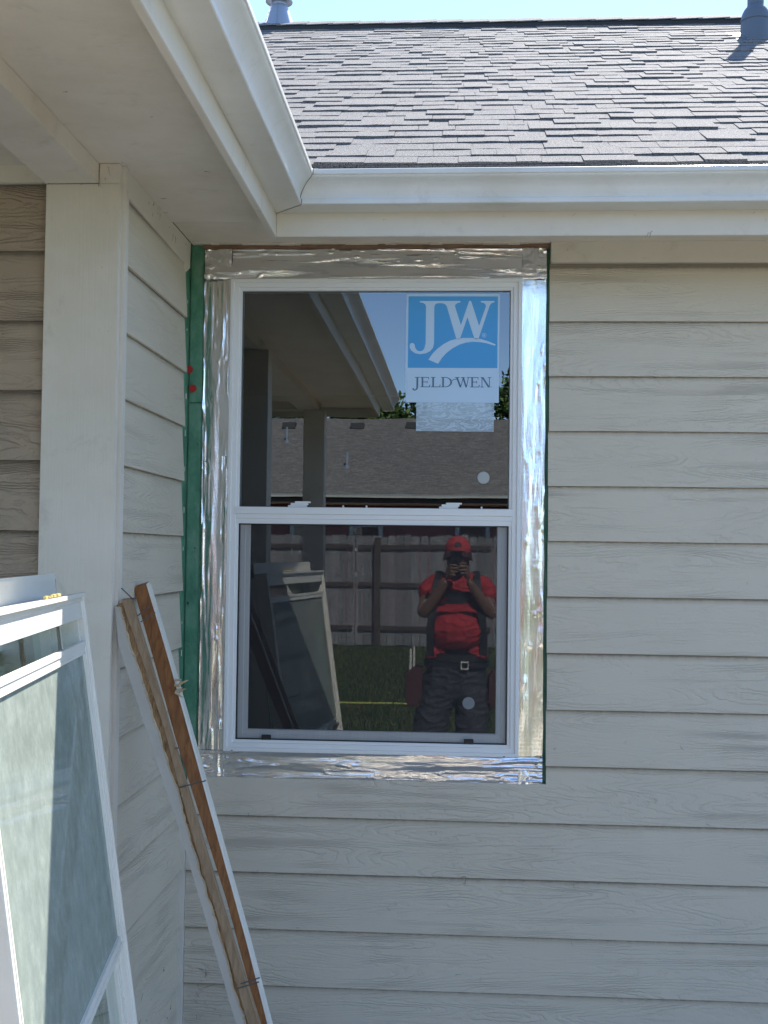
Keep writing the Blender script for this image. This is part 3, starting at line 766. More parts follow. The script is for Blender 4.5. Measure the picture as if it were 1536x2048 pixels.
# ------------------------------------------------------------------ foil flashing
foil = thing('foil_flashing', 'crinkled silver foil flashing tape stuck all round the new window frame', 'flashing tape', (-.275, .01, .935))
def crease(a, b, seed, along_v=True):
    """wrinkle height (m) at a = along the strip, b = across (0..1)"""
    h = .0050*noise.noise((a*2.6, b*2.6, seed))+.0010*noise.noise((a*6, b*5, seed+9))
    n1 = noise.noise((a*1.7+.4*noise.noise((a*4, b*2, seed)), b*4.2+.8*noise.noise((a*2.3, 0, seed+2)), seed+3))
    h += .0062*max(0, 1-abs(n1)*9)**1.5*max(0, .35+noise.noise((a*2.1, b*1.5, seed+30))*1.6)
    n2 = noise.noise((a*5+.7*noise.noise((a*9, b*3, seed+1)), b*7, seed+5))
    h += .0030*max(0, 1-abs(n2)*8)*max(0, .2+noise.noise((a*3.7, b*2, seed+40))*1.8)
    return h
def strip(P0, P1, Q0, Q1, n_a, n_b, seed, fm='foil_v', amp=1.0):
    """P: inner edge (frame side) start-end, Q: outer edge"""
    P0, P1, Q0, Q1 = map(Vector, (P0, P1, Q0, Q1)); vs = []; fs = []; ln = (P1-P0).length
    for i in range(n_a+1):
        s_ = i/n_a
        for j in range(n_b+1):
            t_ = j/n_b
            q = P0.lerp(P1, s_).lerp(Q0.lerp(Q1, s_), t_)
            k = crease(s_*ln, t_, seed)*amp
            k *= min(1, j/2.0+.1) if j < 3 else 1
            ce = math.exp(-(min(s_, 1-s_)*ln/.05)**2)
            k += ce*(.009*max(0, noise.noise((s_*ln*30, t_*5, seed+20)))+.006*max(0, noise.noise((s_*ln*55, t_*9, seed+21))))
            if j == n_b: k += .002*noise.noise((s_*ln*14, seed, 3))+.001
            q = q+Vector((0, -k, 0))
            if j == n_b:
                o_ = (Q0-P0).normalized(); q += o_*(.0025*noise.noise((s_*ln*8, seed, 7)))
            vs.append(q)
    for i in range(n_a):
        for j in range(n_b):
            a = i*(n_b+1)+j; fs.append((a, a+1, a+n_b+2, a+n_b+1))
    me = mesh_('foil_strip', vs, fs, M[fm], True); return me
IX0, IX1, IZ0, IZ1 = FX0-.0005, FX1+.0005, FZ0-.0005, FZ1+.0005
OX0, OX1, OZ0, OZ1 = -.8365, .2770, .9430, 2.6670
put('foil_strip', strip((IX0, .002, OZ0+.004), (IX0, .002, OZ1), (OX0, .0165, OZ0+.004), (OX0-.006, .0150, OZ1), 300, 24, 1, 'foil_v', 1.5), foil)
put('foil_strip', strip((IX1, .001, OZ0+.002), (IX1, .001, OZ1), (OX1-.002, .0135, OZ0+.002), (OX1, .0125, OZ1), 260, 18, 2.5), foil)
put('foil_strip', strip((OX0-.002, -.001, IZ1), (OX1, -.001, IZ1), (OX0-.003, .0135, OZ1), (OX1, .0120, OZ1), 300, 28, 4.1, 'foil_h', 1.9), foil)
put('foil_strip', strip((OX0+.002, -.0005, IZ0), (OX1-.002, -.0005, IZ0), (OX0+.006, .0110, OZ0), (OX1-.001, .0080, OZ0), 260, 26, 6.3, 'foil_h', 1.2), foil)
put('foil_strip', strip((IX0+.0002, -.0015, 1.10), (IX0+.0002, -.0015, 1.985), (IX0-.024, .0012, 1.10), (IX0-.021, .0012, 1.985), 140, 8, 8.8), foil)

# ------------------------------------------------------------------ old windows leaning against the porch post
def old_window(label, P0, az, lean, w_, h_, third):
    U = Vector((math.sin(az), -math.cos(az), 0)); up = Vector((-math.cos(az)*math.sin(lean), -math.sin(az)*math.sin(lean), math.cos(lean)))
    Yv = up.cross(U)*1.0
    mw = Matrix((U, Yv, up)).transposed().to_4x4()
    base = Vector(P0)-up*h_
    mw = Matrix.Translation(base) @ mw
    t = thing('old_window', label, 'window', mw=mw, group='old removed windows leaning by the porch')
    def P(name, me, par=t):
        o = bpy.data.objects.new(name, me); COL.objects.link(o); o.parent = par; return o
    A = M['alu']
    def fr(x0, x1, z0, z1, prof): return MB().ring(x0, x1, z0, z1, [(d, y) for d, y in prof])
    # outward is +y here, so profiles run from the back to the front
    P('frame', fr(0, w_, 0, h_, [(0, -.055), (0, -.002), (.002, 0), (.0095, 0), (.0105, -.004), (.0185, -.004), (.0195, -.006), (.0205, -.017), (.0270, -.018), (.0275, -.055)]).me('frame', A))
    P('head_apron', MB().box(.008, w_-.008, -.020, -.0065, h_-.0560, h_-.0135).me('head_apron', A, bevel=.001))
    P('head_lip', MB().box(.0005, w_-.0005, -.03, .0035, h_-.0095, h_-.0002).me('head_lip', A, bevel=.0008))
    if third:
        s0, s1 = h_-.775, h_-.1057
        P('front_sash', fr(.021, w_-.021, s0, s1, [(0, -.0175), (0, -.0065), (.0015, -.0052), (.011, -.0052), (.012, -.0075), (.0205, -.0075), (.0215, -.0060), (.027, -.0060), (.0285, -.011), (.0285, -.0175)]).me('front_sash', A))
        P('glass', mesh_('glass', [(.0495, -.0115, s0+.0285), (w_-.0495, -.0115, s0+.0285), (w_-.0495, -.0115, s1-.0285), (.0495, -.0115, s1-.0285)], [(0, 1, 2, 3)], M['dusty_glass']))
        P('rear_sash', fr(.024, w_-.16, .03, h_-.135, [(0, -.036), (0, -.0225), (.002, -.021), (.018, -.021), (.0195, -.024), (.026, -.024), (.028, -.036)]).me('rear_sash', A))
        P('glass', mesh_('glass', [(.052, -.029, .058), (w_-.188, -.029, .058), (w_-.188, -.029, h_-.163), (.052, -.029, h_-.163)], [(0, 1, 2, 3)], M['old_glass']))
    else:
        P('glass', mesh_('glass', [(.0275, -.04, .028), (w_-.0275, -.04, .028), (w_-.0275, -.04, h_-.028), (.0275, -.04, h_-.028)], [(0, 1, 2, 3)], M['old_glass']))
        P('check_rail', MB().box(.0275, w_-.0275, -.046, -.030, h_*.5, h_*.5+.03).me('check_rail', A, bevel=.001))
        P('nailing_flange', MB().box(.0, w_, -.0565, -.0545, h_-.001, h_+.0).me('nailing_flange', A))
    return t, mw, U, Yv, up
AZ, LEAN = .1438, .1418
P0 = Vector((-.826, -1.25, 1.582))
t1, mw1, U1, Y1, UP1 = old_window('dusty old white window leaning in front of another against the porch post', P0, AZ, LEAN, .972, 1.585, True)
P2 = P0+U1*.006-Y1*.060+UP1*.046
t2, mw2, *_ = old_window('plain old white window leaning behind the dusty one, its bare head sticking up', P2, AZ, LEAN-.012, .93, 1.636, False)
# the little black end of its head flashing
o = bpy.data.objects.new('flange_end', MB().prism([(-.040, 1.575), (.002, 1.636), (.0, 1.575)], -.006, -.0015, 'x').me('flange_end', M['black'])); COL.objects.link(o); o.parent = t2
o = bpy.data.objects.new('head_flashing', boxme('head_flashing', M['alu'], 0, .93, .0004, .0020, 1.575, 1.640, bevel=.0004)); COL.objects.link(o); o.parent = t2
cbv = MB()
for i in range(38):
    s_ = random.choice([random.gauss(.30, .018), random.gauss(.375, .015)]); 
    p = P0+U1*s_+UP1*.003+Y1*random.uniform(-.014, .001); q = .0010+random.random()*.0024
    cbv.box(p.x-q, p.x+q, p.y-q*1.6, p.y+q*1.6, p.z-.001, p.z+q*1.5)
tag(put('foam_crumbs', cbv.me('foam_crumbs', M['crumb'], bevel=.0004)), 'yellow foam crumbs lying on the head of the front old window', 'crumbs', kind='stuff')

# ------------------------------------------------------------------ leaning trim boards
def bar(name, front, yb, mt, par, bevel=.001):
    """front: list of 3D points around the face; extruded by vector yb"""
    n = len(front); f = [Vector(p) for p in front]; e = Vector(yb)
    b = MB(); nrm = Vector((0, -1, .2))
    tri = tessellate_polygon([[Vector((p.x, p.z, 0)) for p in f]])
    b.add(f+[p+e for p in f], [tuple(t) for t in tri]+[tuple(i+n for i in reversed(t)) for t in tri]+[(i, (i+1) % n, (i+1) % n+n, i+n) for i in range(n)])
    return put(name, b.me(name, mt, bevel=bevel), par)
def ext(l, zt=.03):
    """run a measured edge on down to the ground"""
    a, b = Vector(l[0]), Vector(l[-1]); k = (zt-b.z)/(b.z-a.z); return l+[tuple(b+(b-a)*k)]
def rough(l, amp, seed, n=60):
    out = []
    P = [Vector(p) for p in l]; cum = [0]
    for i in range(1, len(P)): cum.append(cum[-1]+(P[i]-P[i-1]).length)
    for k in range(n+1):
        s = cum[-1]*k/n; i = max(j for j in range(len(cum)) if cum[j] <= s+1e-9); i = min(i, len(P)-2)
        q = P[i].lerp(P[i+1], (s-cum[i])/(cum[i+1]-cum[i])); d = amp*(noise.noise((s*9, seed, 0))+.6*noise.noise((s*31, seed, 2))+.35*noise.noise((s*90, seed, 4)))
        out.append((q.x+d, q.y, q.z))
    return out
bdB = thing('brown_trim_board', 'stained brown jamb board with a white painted edge, leaning in the corner beside the window', 'board', (-.3, -.93, .02), 'removed jamb boards leaning in the corner')
Bl = ext([(-.884, -.631, 1.572), (-.821, -.665, 1.398), (-.739, -.711, 1.172), (-.583, -.789, .781), (-.484, -.846, .493)])
Bw = ext([(-.850, -.628, 1.583), (-.783, -.664, 1.406), (-.668, -.729, 1.081), (-.528, -.808, .686), (-.464, -.846, .494)])
Br = ext([(-.842, -.629, 1.582), (-.776, -.664, 1.406), (-.660, -.729, 1.081), (-.520, -.808, .687), (-.456, -.846, .494)])
bar('wood_face', Bl+Bw[::-1], (-.0005, .028, .006), M['wood_brown'], bdB)
bar('painted_edge', [(p[0]+.0004, p[1]-.0015, p[2]) for p in rough(Bw, .0008, 3, 40)]+[(p[0]+.0004, p[1]-.0015, p[2]-.006) for p in Br[::-1]], (-.0005, .026, .0055), M['alu'], bdB, 0)
sp_ = MB()
for i in range(9):
    a = Vector((-.741+random.uniform(-.01, .004), -.690, 1.315+random.uniform(-.02, .02))); d = Vector((random.uniform(.008, .03), random.uniform(-.012, 0), random.uniform(-.014, .016)))
    sp_.tube([a, a+d*.6, a+d], [.004, .0028, .0008], 5)
put('splinters', sp_.me('splinters', M['wood_pale']), bdB, kind='stuff')

bdA = thing('torn_trim_board', 'painted board split down its length with a raw wood strip nailed on, foremost in the corner', 'board', (-.36, -1.03, .02), 'removed jamb boards leaning in the corner')
Al = ext([(-.8845, -.803, 1.530), (-.868, -.818, 1.431), (-.768, -.857, 1.182), (-.681, -.890, .970), (-.522, -.957, .535)])
jag = ext([(-.872, -.803, 1.527), (-.859, -.811, 1.475), (-.808, -.829, 1.361), (-.766, -.846, 1.249), (-.705, -.871, 1.089), (-.644, -.897, .922), (-.579, -.923, .754), (-.521, -.950, .580)])
jag = rough(jag, .0065, 5, 110)
Tl = ext([(-.866, -.800, 1.546), (-.813, -.820, 1.420), (-.744, -.847, 1.246), (-.638, -.895, .933), (-.566, -.924, .748), (-.492, -.957, .536)])
Tr = ext([(-.844, -.800, 1.548), (-.785, -.824, 1.395), (-.731, -.847, 1.246), (-.617, -.895, .934), (-.547, -.924, .748), (-.466, -.957, .537)])
bar('painted_face', [(p[0], p[1]-.004, p[2]) for p in Al]+[(p[0], p[1]-.004, p[2]) for p in jag[::-1]], (0, .0035, .0006), M['board_paint'], bdA, 0)
jag2 = [(p[0]+.0035+.003*noise.noise((p[2]*60, 1, 1)), p[1]-.0022, p[2]) for p in jag]
bar('torn_layer', [(p[0]+.002, p[1]-.0022, p[2]) for p in Al]+jag2[::-1], (0, .002, .0004), M['wood_pale'], bdA, 0)
bar('wood_core', [(p[0], p[1], p[2]) for p in Al]+[(p[0]-.004, p[1], p[2]) for p in Tr[::-1]], (0, .020, .004), M['wood_torn'], bdA, 0)
Tl2 = [(p[0]+.001, p[1]-.010, p[2]) for p in rough(Tl, .0016, 11, 60)]; Tr2 = [(p[0], p[1]-.010, p[2]) for p in Tr]
bar('wood_strip', Tl2+Tr2[::-1], (0, .0185, .0036), M['wood_tan'], bdA, .001)
nl = MB()
for a, b, c_ in (((-.831, -.80, 1.502), (-.796, -.80, 1.530), 0), ((-.818, -.80, 1.490), (-.782, -.79, 1.515), 0), ((-.870, -.80, 1.577), (-.838, -.80, 1.548), 0),
                 ((-.690, -.885, 1.084), (-.622, -.885, 1.103), 0), ((-.520, -.965, .622), (-.468, -.965, .640), 0), ((-.512, -.965, .634), (-.466, -.965, .650), 0), ((-.704, -.875, 1.180), (-.690, -.885, 1.183), 0)):
    nl.tube([a, b], .0017, 6)
put('nail', nl.me('nail', M['steel']), bdA)
fz = MB()
for i in range(70):                      # little curls of paint and fibre along the tear
    p = Vector(random.choice(jag[:90])); d = Vector((random.uniform(-.006, .012), random.uniform(-.008, -.001), random.uniform(-.006, .006)))
    fz.tube([p+Vector((0, -.004, 0)), p+Vector((0, -.004, 0))+d], [.0011, .0004], 4)
put('fibres', fz.me('fibres', M['wood_pale']), bdA, kind='stuff')

# ------------------------------------------------------------------ bits of web, grit and dead leaf caught on the walls
rw = random.Random(21); wb = MB()
def bit(x, y, z, ax, n=1, sc=1.0):
    for _ in range(n):
        p = Vector((x, y, z)); pts_ = [p.copy()]
        for k in range(3):
            d = Vector((rw.gauss(0, .006), rw.gauss(0, .006), rw.gauss(-.002, .006)))*sc; d[ax] *= .15; p = p+d; pts_.append(p.copy())
        wb.tube(pts_, [.0004*sc, .0007*sc, .0005*sc, .0002], 4)
for _ in range(26): bit(rw.uniform(-.8, 1.0), -.0090, rw.choice(BOT[8:13])+rw.uniform(-.012, .09), 1, 1, rw.uniform(.4, 1.1))
for _ in range(34): bit(-.84+abs(rw.gauss(0, .05)), -.0095, rw.uniform(.02, .34), 1, 1, rw.uniform(.5, 1.3))
for _ in range(14): bit(-.868, rw.uniform(-.7, -.05), rw.uniform(.1, .5), 0, 1, rw.uniform(.5, 1.2))
for _ in range(9): bit(-.95+rw.gauss(0, .018), -.8245, 2.655+rw.gauss(0, .02), 1, 1, .9)
for _ in range(10): bit(-.882, rw.uniform(-.6, -.05), 2.655+rw.gauss(0, .012), 0, 1, .8)
for _ in range(9): bit(rw.uniform(-.9, -.6), rw.uniform(-2.0, -.1), 2.6825, 2, 1, rw.uniform(.5, 1.1))
for _ in range(8): bit(rw.uniform(-.5, 1.0), -.3312, rw.uniform(2.66, 2.688), 1, 1, .5)
bit(.035, -.011, .652, 1, 2, 1.3); bit(.555, -.331, 2.625, 1, 3, 1.2)
tag(put('wall_grit', wb.me('wall_grit', mat('grit', (.19, .155, .12), .9))), 'specks of web and grit caught on the siding and soffit', 'grit', kind='stuff')

# ------------------------------------------------------------------ yard behind the camera (seen in the glass)
FY = -17.3
fence = thing('wooden_fence', 'weathered grey cedar fence with three rails across the back of the lawn', 'fence', (0, FY, 0))
pk = []
for i in range(8):
    h = 1.95+random.uniform(-.02, .02); b = MB()
    b.prism([(0, 0), (.136, 0), (.136, h-.03), (.115, h), (.021, h), (0, h-.03)], 0, .018); pk.append(b.me('picket', M['fence']))
x = -14.0
while x < 14:
    put('picket', random.choice(pk), fence, Matrix.Translation((x, FY-.018+random.uniform(-.004, .004), random.uniform(.0, .03))) @ Matrix.Rotation(random.uniform(-.006, .006), 4, 'Y')); x += .1435
for z in (.28, 1.05, 1.72):
    for x0 in np.arange(-14, 14, 2.44): put('rail', boxme('rail', M['fence_rail'], x0+.05, x0+2.39, FY, FY+.04, z, z+.085, bevel=.004), fence)
for x0 in np.arange(-14, 14.1, 2.44): put('fence_post', boxme('fence_post', M['fence_rail'], x0-.055+.39, x0+.055+.39, FY+.0405, FY+.13, 0, 1.93, bevel=.004), fence)

HY = -21.6
fh = thing('neighbour_house', 'red sided single storey house with a brown roof beyond the cedar fence', 'house', (0, HY, 0))
put('wall', boxme('wall', M['red_siding'], -13, 13, HY-7, HY, 0, 2.72, bevel=0), fh)
rz0, rz1 = 2.86, 4.95
rf = put('roof', MB().prism([(HY+.75, rz0-.05), (HY+.75, rz0), (HY-3.9, rz1), (HY-8.5, rz0), (HY-8.5, rz0-.05), (HY-3.9, rz1-.05)], -14, 14, 'x').me('roof', M['far_roof']), fh)
put('fascia', boxme('fascia', M['fence_rail'], -14, 14, HY+.70, HY+.74, rz0-.20, rz0-.06), fh)
put('soffit', boxme('soffit', M['soffit'], -14, 14, HY+.01, HY+.69, rz0-.20, rz0-.18), fh)
put('gutter', MB().prism([(HY+.745, rz0-.07), (HY+.83, rz0-.07), (HY+.85, rz0-.03), (HY+.87, rz0-.0), (HY+.86, rz0-.0), (HY+.745, rz0-.01)], -14, 14, 'x').me('gutter', M['gutter']), fh)
def far_window(x0, x1, z0, z1):
    f = put('window', MB().ring(x0, x1, z0, z1, [(0, HY+.001), (0, HY+.05), (.09, HY+.05), (.09, HY+.01)]).me('window', M['vinyl']), fh)
    sub('pane', pane('pane', x0+.09, x1-.09, z0+.09, z1-.09, HY+.02, M['old_glass']), f)
    sub('sash_bar', boxme('sash_bar', M['vinyl'], x0+.09, x1-.09, HY+.021, HY+.045, (z0+z1)/2-.03, (z0+z1)/2+.03), f)
far_window(-2.30, -1.60, 1.15, 2.30); far_window(-.06, .68, 1.15, 2.30); far_window(-3.6, -3.1, 1.6, 2.3); far_window(2.4, 3.2, 1.15, 2.30); far_window(-6.2, -5.2, 1.15, 2.3)
ftan = (rz1-rz0)/4.65
for x, dy in ((-4.02, -2.3), (-2.45, -.75), (3.1, -1.6)):
    zc = rz0+(.75-dy)*ftan
    p_ = put('vent_pipe', MB().lathe([(.028, -.02), (.028, .34), (0, .34)], (x, HY+dy, zc), 14).me('vent_pipe', M['pipe'], True), fh)
    sub('flashing', MB().lathe([(.10, -.05), (.03, .05)], (x, HY+dy, zc), 14).me('flashing', M['pipe'], True), p_)
for x in (-4.1, -2.45, -1.1, 2.2, .2):
    zc = rz0+(.75+3.3)*ftan
    put('roof_vent', boxme('roof_vent', M['shingle_dark'], x-.16, x+.16, HY-3.45, HY-3.15, zc-.05, zc+.10), fh)

def leaf_cloud(n, centres, size, rng):
    """leaf-sized faces spread through clumps -> verts, faces"""
    V = np.zeros((n*4, 3)); k = rng.integers(0, len(centres), n); C_ = np.array([c[:3] for c in centres])[k]; Rr = np.array([c[3] for c in centres])[k]
    d = rng.normal(size=(n, 3)); d /= np.linalg.norm(d, axis=1)[:, None]; r = rng.random(n)**.45
    c0 = C_+d*(Rr*r)[:, None]
    a = rng.normal(size=(n, 3)); a /= np.linalg.norm(a, axis=1)[:, None]; b = np.cross(a, rng.normal(size=(n, 3))); b /= np.linalg.norm(b, axis=1)[:, None]
    s = size*(.6+.8*rng.random(n))[:, None]
    V[0::4] = c0-a*s; V[1::4] = c0+b*s*.45; V[2::4] = c0+a*s; V[3::4] = c0-b*s*.45
    return V, [(4*i, 4*i+1, 4*i+2, 4*i+3) for i in range(n)]
def tree(label, x, y, h, rad, seed, leaves=5000, size=.12, name='leafy_tree'):
    rng = np.random.default_rng(seed); rd = random.Random(seed)
    t = thing(name, label, 'tree', (x, y, 0), 'trees beyond the roofs')
    tr = MB(); tr.tube([(x, y, 0), (x+.1, y, h*.3), (x-.05, y+.1, h*.6), (x, y, h*.85)], [.22, .17, .11, .04], 9)
    cs_ = []
    for i in range(16):
        a = rd.uniform(0, 6.28); zz = h*rd.uniform(.45, .95); q = rad*rd.uniform(.25, .9)*(1.25-.7*zz/h)
        e = (x+q*math.cos(a), y+q*math.sin(a), zz+.2); tr.tube([(x, y, zz-.9), ((x+e[0])/2, (y+e[1])/2, zz-.25), e], [.07, .045, .015], 6)
        cs_.append((*e, rad*rd.uniform(.22, .42)))
    cs_.append((x, y, h*.93, rad*.35))
    put('trunk', tr.me('trunk', M['bark'], True), t)
    V, Fc = leaf_cloud(leaves, cs_, size, rng); me = mesh_('crown', V, Fc, M['leaf']); tone(me, rng.random(len(Fc))); put('crown', me, t)
    return t
tree('broad green tree beyond the red house, left of the porch', -5.2, -33, 6.9, 2.8, 5)
tree('green tree rising behind the middle of the far roof', -2.6, -34, 6.75, 2.3, 6)
tree('dark green tree beyond the right end of the far roof', 2.2, -33, 7.6, 1.9, 8, 4500, .12)
tree('tall green tree far right beyond the fence', 8.5, -32, 8.2, 3.4, 9)
# tips of a tree showing over our own ridge
tree('slim tree whose top twigs just show above the ridge', 3.35, 10.5, 8.02, 1.0, 12, 900, .085, 'slim_tree')
tree('tree behind the dark vent pipe at the right end of the ridge', 4.75, 10.8, 8.8, 1.3, 14, 1500, .085, 'slim_tree')

# grass tufts on the lawn
rng = np.random.default_rng(4); n = 70000
gx = rng.uniform(-6, 6, n); gy = -4.85-12.3*rng.random(n)**.9
ang = rng.uniform(0, 6.28, n); hh = rng.uniform(.03, .075, n); lw_ = rng.uniform(.004, .009, n); lx = rng.normal(0, .02, n); ly = rng.normal(0, .02, n)
V = np.zeros((n*3, 3)); V[0::3, 0] = gx-np.cos(ang)*lw_; V[0::3, 1] = gy-np.sin(ang)*lw_; V[1::3, 0] = gx+np.cos(ang)*lw_; V[1::3, 1] = gy+np.sin(ang)*lw_
V[2::3, 0] = gx+lx; V[2::3, 1] = gy+ly; V[2::3, 2] = hh
me = mesh_('grass', V, [(3*i, 3*i+1, 3*i+2) for i in range(n)], M['grass']); tone(me, rng.random(n)**1.4)
tag(put('grass', me), kind='stuff')
hp = [(x, -9.15+.10*math.sin(x*.7)-.05*x, .03) for x in np.arange(-5.5, 6, .25)]
tag(put('garden_hose', MB().tube(hp, .013, 7).me('garden_hose', M['hose'], True)), 'thin yellow green hose stretched across the lawn behind the worker', 'hose')

# ------------------------------------------------------------------ the worker taking the picture
def skin(nodes, edges, levels=2, root=0):
    me = bpy.data.meshes.new('tmp'); me.from_pydata([n[:3] for n in nodes], edges, []); o = bpy.data.objects.new('tmp', me); COL.objects.link(o)
    bpy.context.view_layer.objects.active = o
    md = o.modifiers.new('s', 'SKIN'); md.use_smooth_shade = True
    if not me.skin_vertices: 
        bpy.context.view_layer.update()
    sv = me.skin_vertices[0].data
    for i, n in enumerate(nodes):
        r = n[3]; sv[i].radius = r if isinstance(r, tuple) else (r, r); sv[i].use_root = (i == root)
    ss = o.modifiers.new('u', 'SUBSURF'); ss.levels = levels; ss.render_levels = levels
    dg = bpy.context.evaluated_depsgraph_get(); ev = o.evaluated_get(dg); out = bpy.data.meshes.new_from_object(ev)
    bpy.data.objects.remove(o); return out
def fuse(meshes, voxel, name, mt, fold=0):
    bm = bmesh.new()
    for m_ in meshes: bm.from_mesh(m_)
    me = bpy.data.meshes.new(name); bm.to_mesh(me); bm.free()
    o = bpy.data.objects.new('tmp', me); COL.objects.link(o)
    md = o.modifiers.new('r', 'REMESH'); md.mode = 'VOXEL'; md.voxel_size = voxel
    sm_ = o.modifiers.new('m', 'SMOOTH'); sm_.factor = .5; sm_.iterations = 2
    ev = o.evaluated_get(bpy.context.evaluated_depsgraph_get()); out = bpy.data.meshes.new_from_object(ev); bpy.data.objects.remove(o)
    out.name = name; out.materials.clear(); out.materials.append(mt)
    for p in out.polygons: p.use_smooth = True
    if fold:
        ns = [v.normal.copy() for v in out.vertices]
        for v, nn in zip(out.vertices, ns):
            c_ = v.co; a_ = noise.noise((c_.x*7+c_.z*5, c_.y*7, c_.z*16)); b_ = 1-abs(noise.noise((c_.x*10-c_.z*7, c_.y*9, c_.z*24+5)))*3
            v.co = c_+nn*fold*(a_*.8+.8*max(0, b_)-.3)
    return out
def ellipsoid(c, r, seg=16):
    b = MB(); vs = []
    for i in range(seg//2+1):
        t = math.pi*i/(seg//2)
        for k in range(seg): a = 2*math.pi*k/seg; vs.append((c[0]+r[0]*math.sin(t)*math.cos(a), c[1]+r[1]*math.sin(t)*math.sin(a), c[2]+r[2]*math.cos(t)))
    fs = [(i*seg+k, (i+1)*seg+k, (i+1)*seg+(k+1) % seg, i*seg+(k+1) % seg) for i in range(seg//2) for k in range(seg)]
    return mesh_('e', vs, fs, None)
man = thing('person', 'man in red cap and red T-shirt holding a phone up with both hands', 'person', (0, -4.13, 0))
BY = -4.14
nodes = [(0, BY, .92, (.145, .115)), (0, BY, 1.10, (.15, .12)), (0, BY-.005, 1.30, (.15, .105)), (0, BY-.01, 1.45, (.11, .085)), (0, BY, 1.53, .055), (0, BY+.02, 1.585, .052), (0, BY+.035, 1.66, .075), (0, BY+.03, 1.72, .075),
         (-.17, BY-.01, 1.455, .055), (-.235, -3.99, 1.262, .043), (-.155, -3.955, 1.37, .040), (-.068, -3.92, 1.505, .026),
         (.17, BY-.01, 1.455, .055), (.240, -3.99, 1.262, .043), (.160, -3.955, 1.37, .040), (.068, -3.92, 1.505, .026),
         (-.10, BY, .84, .085), (-.165, BY+.05, .50, .058), (-.19, BY-.01, .12, .042), (-.20, BY+.13, .055, .038),
         (.09, BY, .84, .085), (.105, BY+.05, .50, .058), (.125, BY-.01, .12, .042), (.15, BY+.13, .055, .038)]
edges = [(0, 1), (1, 2), (2, 3), (3, 4), (4, 5), (5, 6), (6, 7), (3, 8), (8, 9), (9, 10), (10, 11), (3, 12), (12, 13), (13, 14), (14, 15), (0, 16), (16, 17), (17, 18), (18, 19), (0, 20), (20, 21), (21, 22), (22, 23)]
parts = [skin(nodes, edges)]
for s_ in (-1, 1):
    # palm beside the phone, four fingers round its back, thumb on the screen side
    w0 = (s_*.068, -3.920, 1.505); pal = (s_*.056, -3.895, 1.565); off = .0 if s_ < 0 else .011
    nd = [(*w0, .024), (*pal, (.020, .030)), (s_*.050, -3.889, 1.590, (.016, .024))]; ed = [(0, 1), (1, 2)]
    parts.append(skin(nd, ed, 2, 1))
    for i, (zf, ln, rf_) in enumerate(((1.600, .050, .0078), (1.579, .056, .0082), (1.557, .052, .0080), (1.537, .042, .0070))):
        zf += off*(1 if s_ > 0 else 0)-.004
        q = [(s_*.054, -3.889, zf-.004, rf_*1.15), (s_*.052, -3.866, zf, rf_*1.05), (s_*(.052-ln*.45), -3.861, zf+.002, rf_), (s_*(.052-ln*.8), -3.862, zf+.001, rf_*.95), (s_*(.052-ln), -3.864, zf, rf_*.85)]
        parts.append(skin(q, [(0, 1), (1, 2), (2, 3), (3, 4)], 2, 0))
    q = [(s_*.056, -3.905, 1.560, .012), (s_*.046, -3.899, 1.590, .0105), (s_*.032, -3.8955, 1.610, .0095), (s_*.020, -3.8950, 1.622, .0082)]
    parts.append(skin(q, [(0, 1), (1, 2), (2, 3)], 2, 0))
HC = (0, BY+.045, 1.668)
parts.append(ellipsoid(HC, (.079, .098, .118), 20))
parts.append(ellipsoid((0, BY+.075, 1.598), (.050, .058, .045)))
parts.append(ellipsoid((0, BY+.150, 1.648), (.014, .018, .024)))        # nose
parts.append(ellipsoid((0, BY+.133, 1.611), (.025, .010, .009)))        # mouth
for s_ in (-1, 1):
    parts.append(ellipsoid((s_*.080, BY+.030, 1.655), (.010, .020, .032)))
    parts.append(ellipsoid((s_*.031, BY+.128, 1.690), (.022, .012, .008)))
put('body', fuse(parts, .0042, 'body', M['skin']), man)
eb = MB()
for s_ in (-1, 1):
    e = ellipsoid((s_*.030, BY+.133, 1.672), (.011, .008, .007), 12); eb.add([v.co for v in e.vertices], [tuple(p.vertices) for p in e.polygons])
put('eyes', eb.me('eyes', mat('eye_white', (.5, .48, .45), .3), True), man)
be = [ellipsoid((0, BY+.095, 1.585), (.056, .055, .035)), ellipsoid((.04, BY+.05, 1.61), (.036, .05, .04)), ellipsoid((-.04, BY+.05, 1.61), (.036, .05, .04))]
put('beard', fuse(be, .005, 'beard', M['hair']), man)
sn_ = [(0, BY+.02, 1.18, (.175, .15)), (0, BY+.03, 1.21, (.20, .18)), (0, BY+.02, 1.25, (.195, .155)), (0, BY-.005, 1.38, (.175, .12)), (0, BY-.01, 1.475, (.115, .09)), (-.185, BY-.01, 1.462, .078), (-.228, BY+.065, 1.345, .068), (.185, BY-.01, 1.462, .078), (.232, BY+.065, 1.345, .068)]
put('shirt', fuse([skin(sn_, [(0, 1), (1, 2), (2, 3), (3, 4), (4, 5), (5, 6), (4, 7), (7, 8)], 2, 1), ellipsoid((0, BY+.040, 1.165), (.205, .182, .150)), ellipsoid((0, BY+.0, 1.36), (.19, .125, .13))], .0075, 'shirt', M['shirt'], .011), man)
jn = [(0, BY, 1.00, (.19, .15)), (-.02, BY, .88, (.225, .17)), (-.125, BY+.01, .76, .150), (-.178, BY+.05, .50, .122), (-.19, BY, .12, .095), (.110, BY+.01, .76, .140), (.098, BY+.05, .50, .112), (.13, BY, .12, .092)]
put('trousers', fuse([skin(jn, [(0, 1), (1, 2), (2, 3), (3, 4), (1, 5), (5, 6), (6, 7)], 2, 0), ellipsoid((-.005, BY, .90), (.205, .155, .12))], .0085, 'trousers', M['jeans'], .013), man)
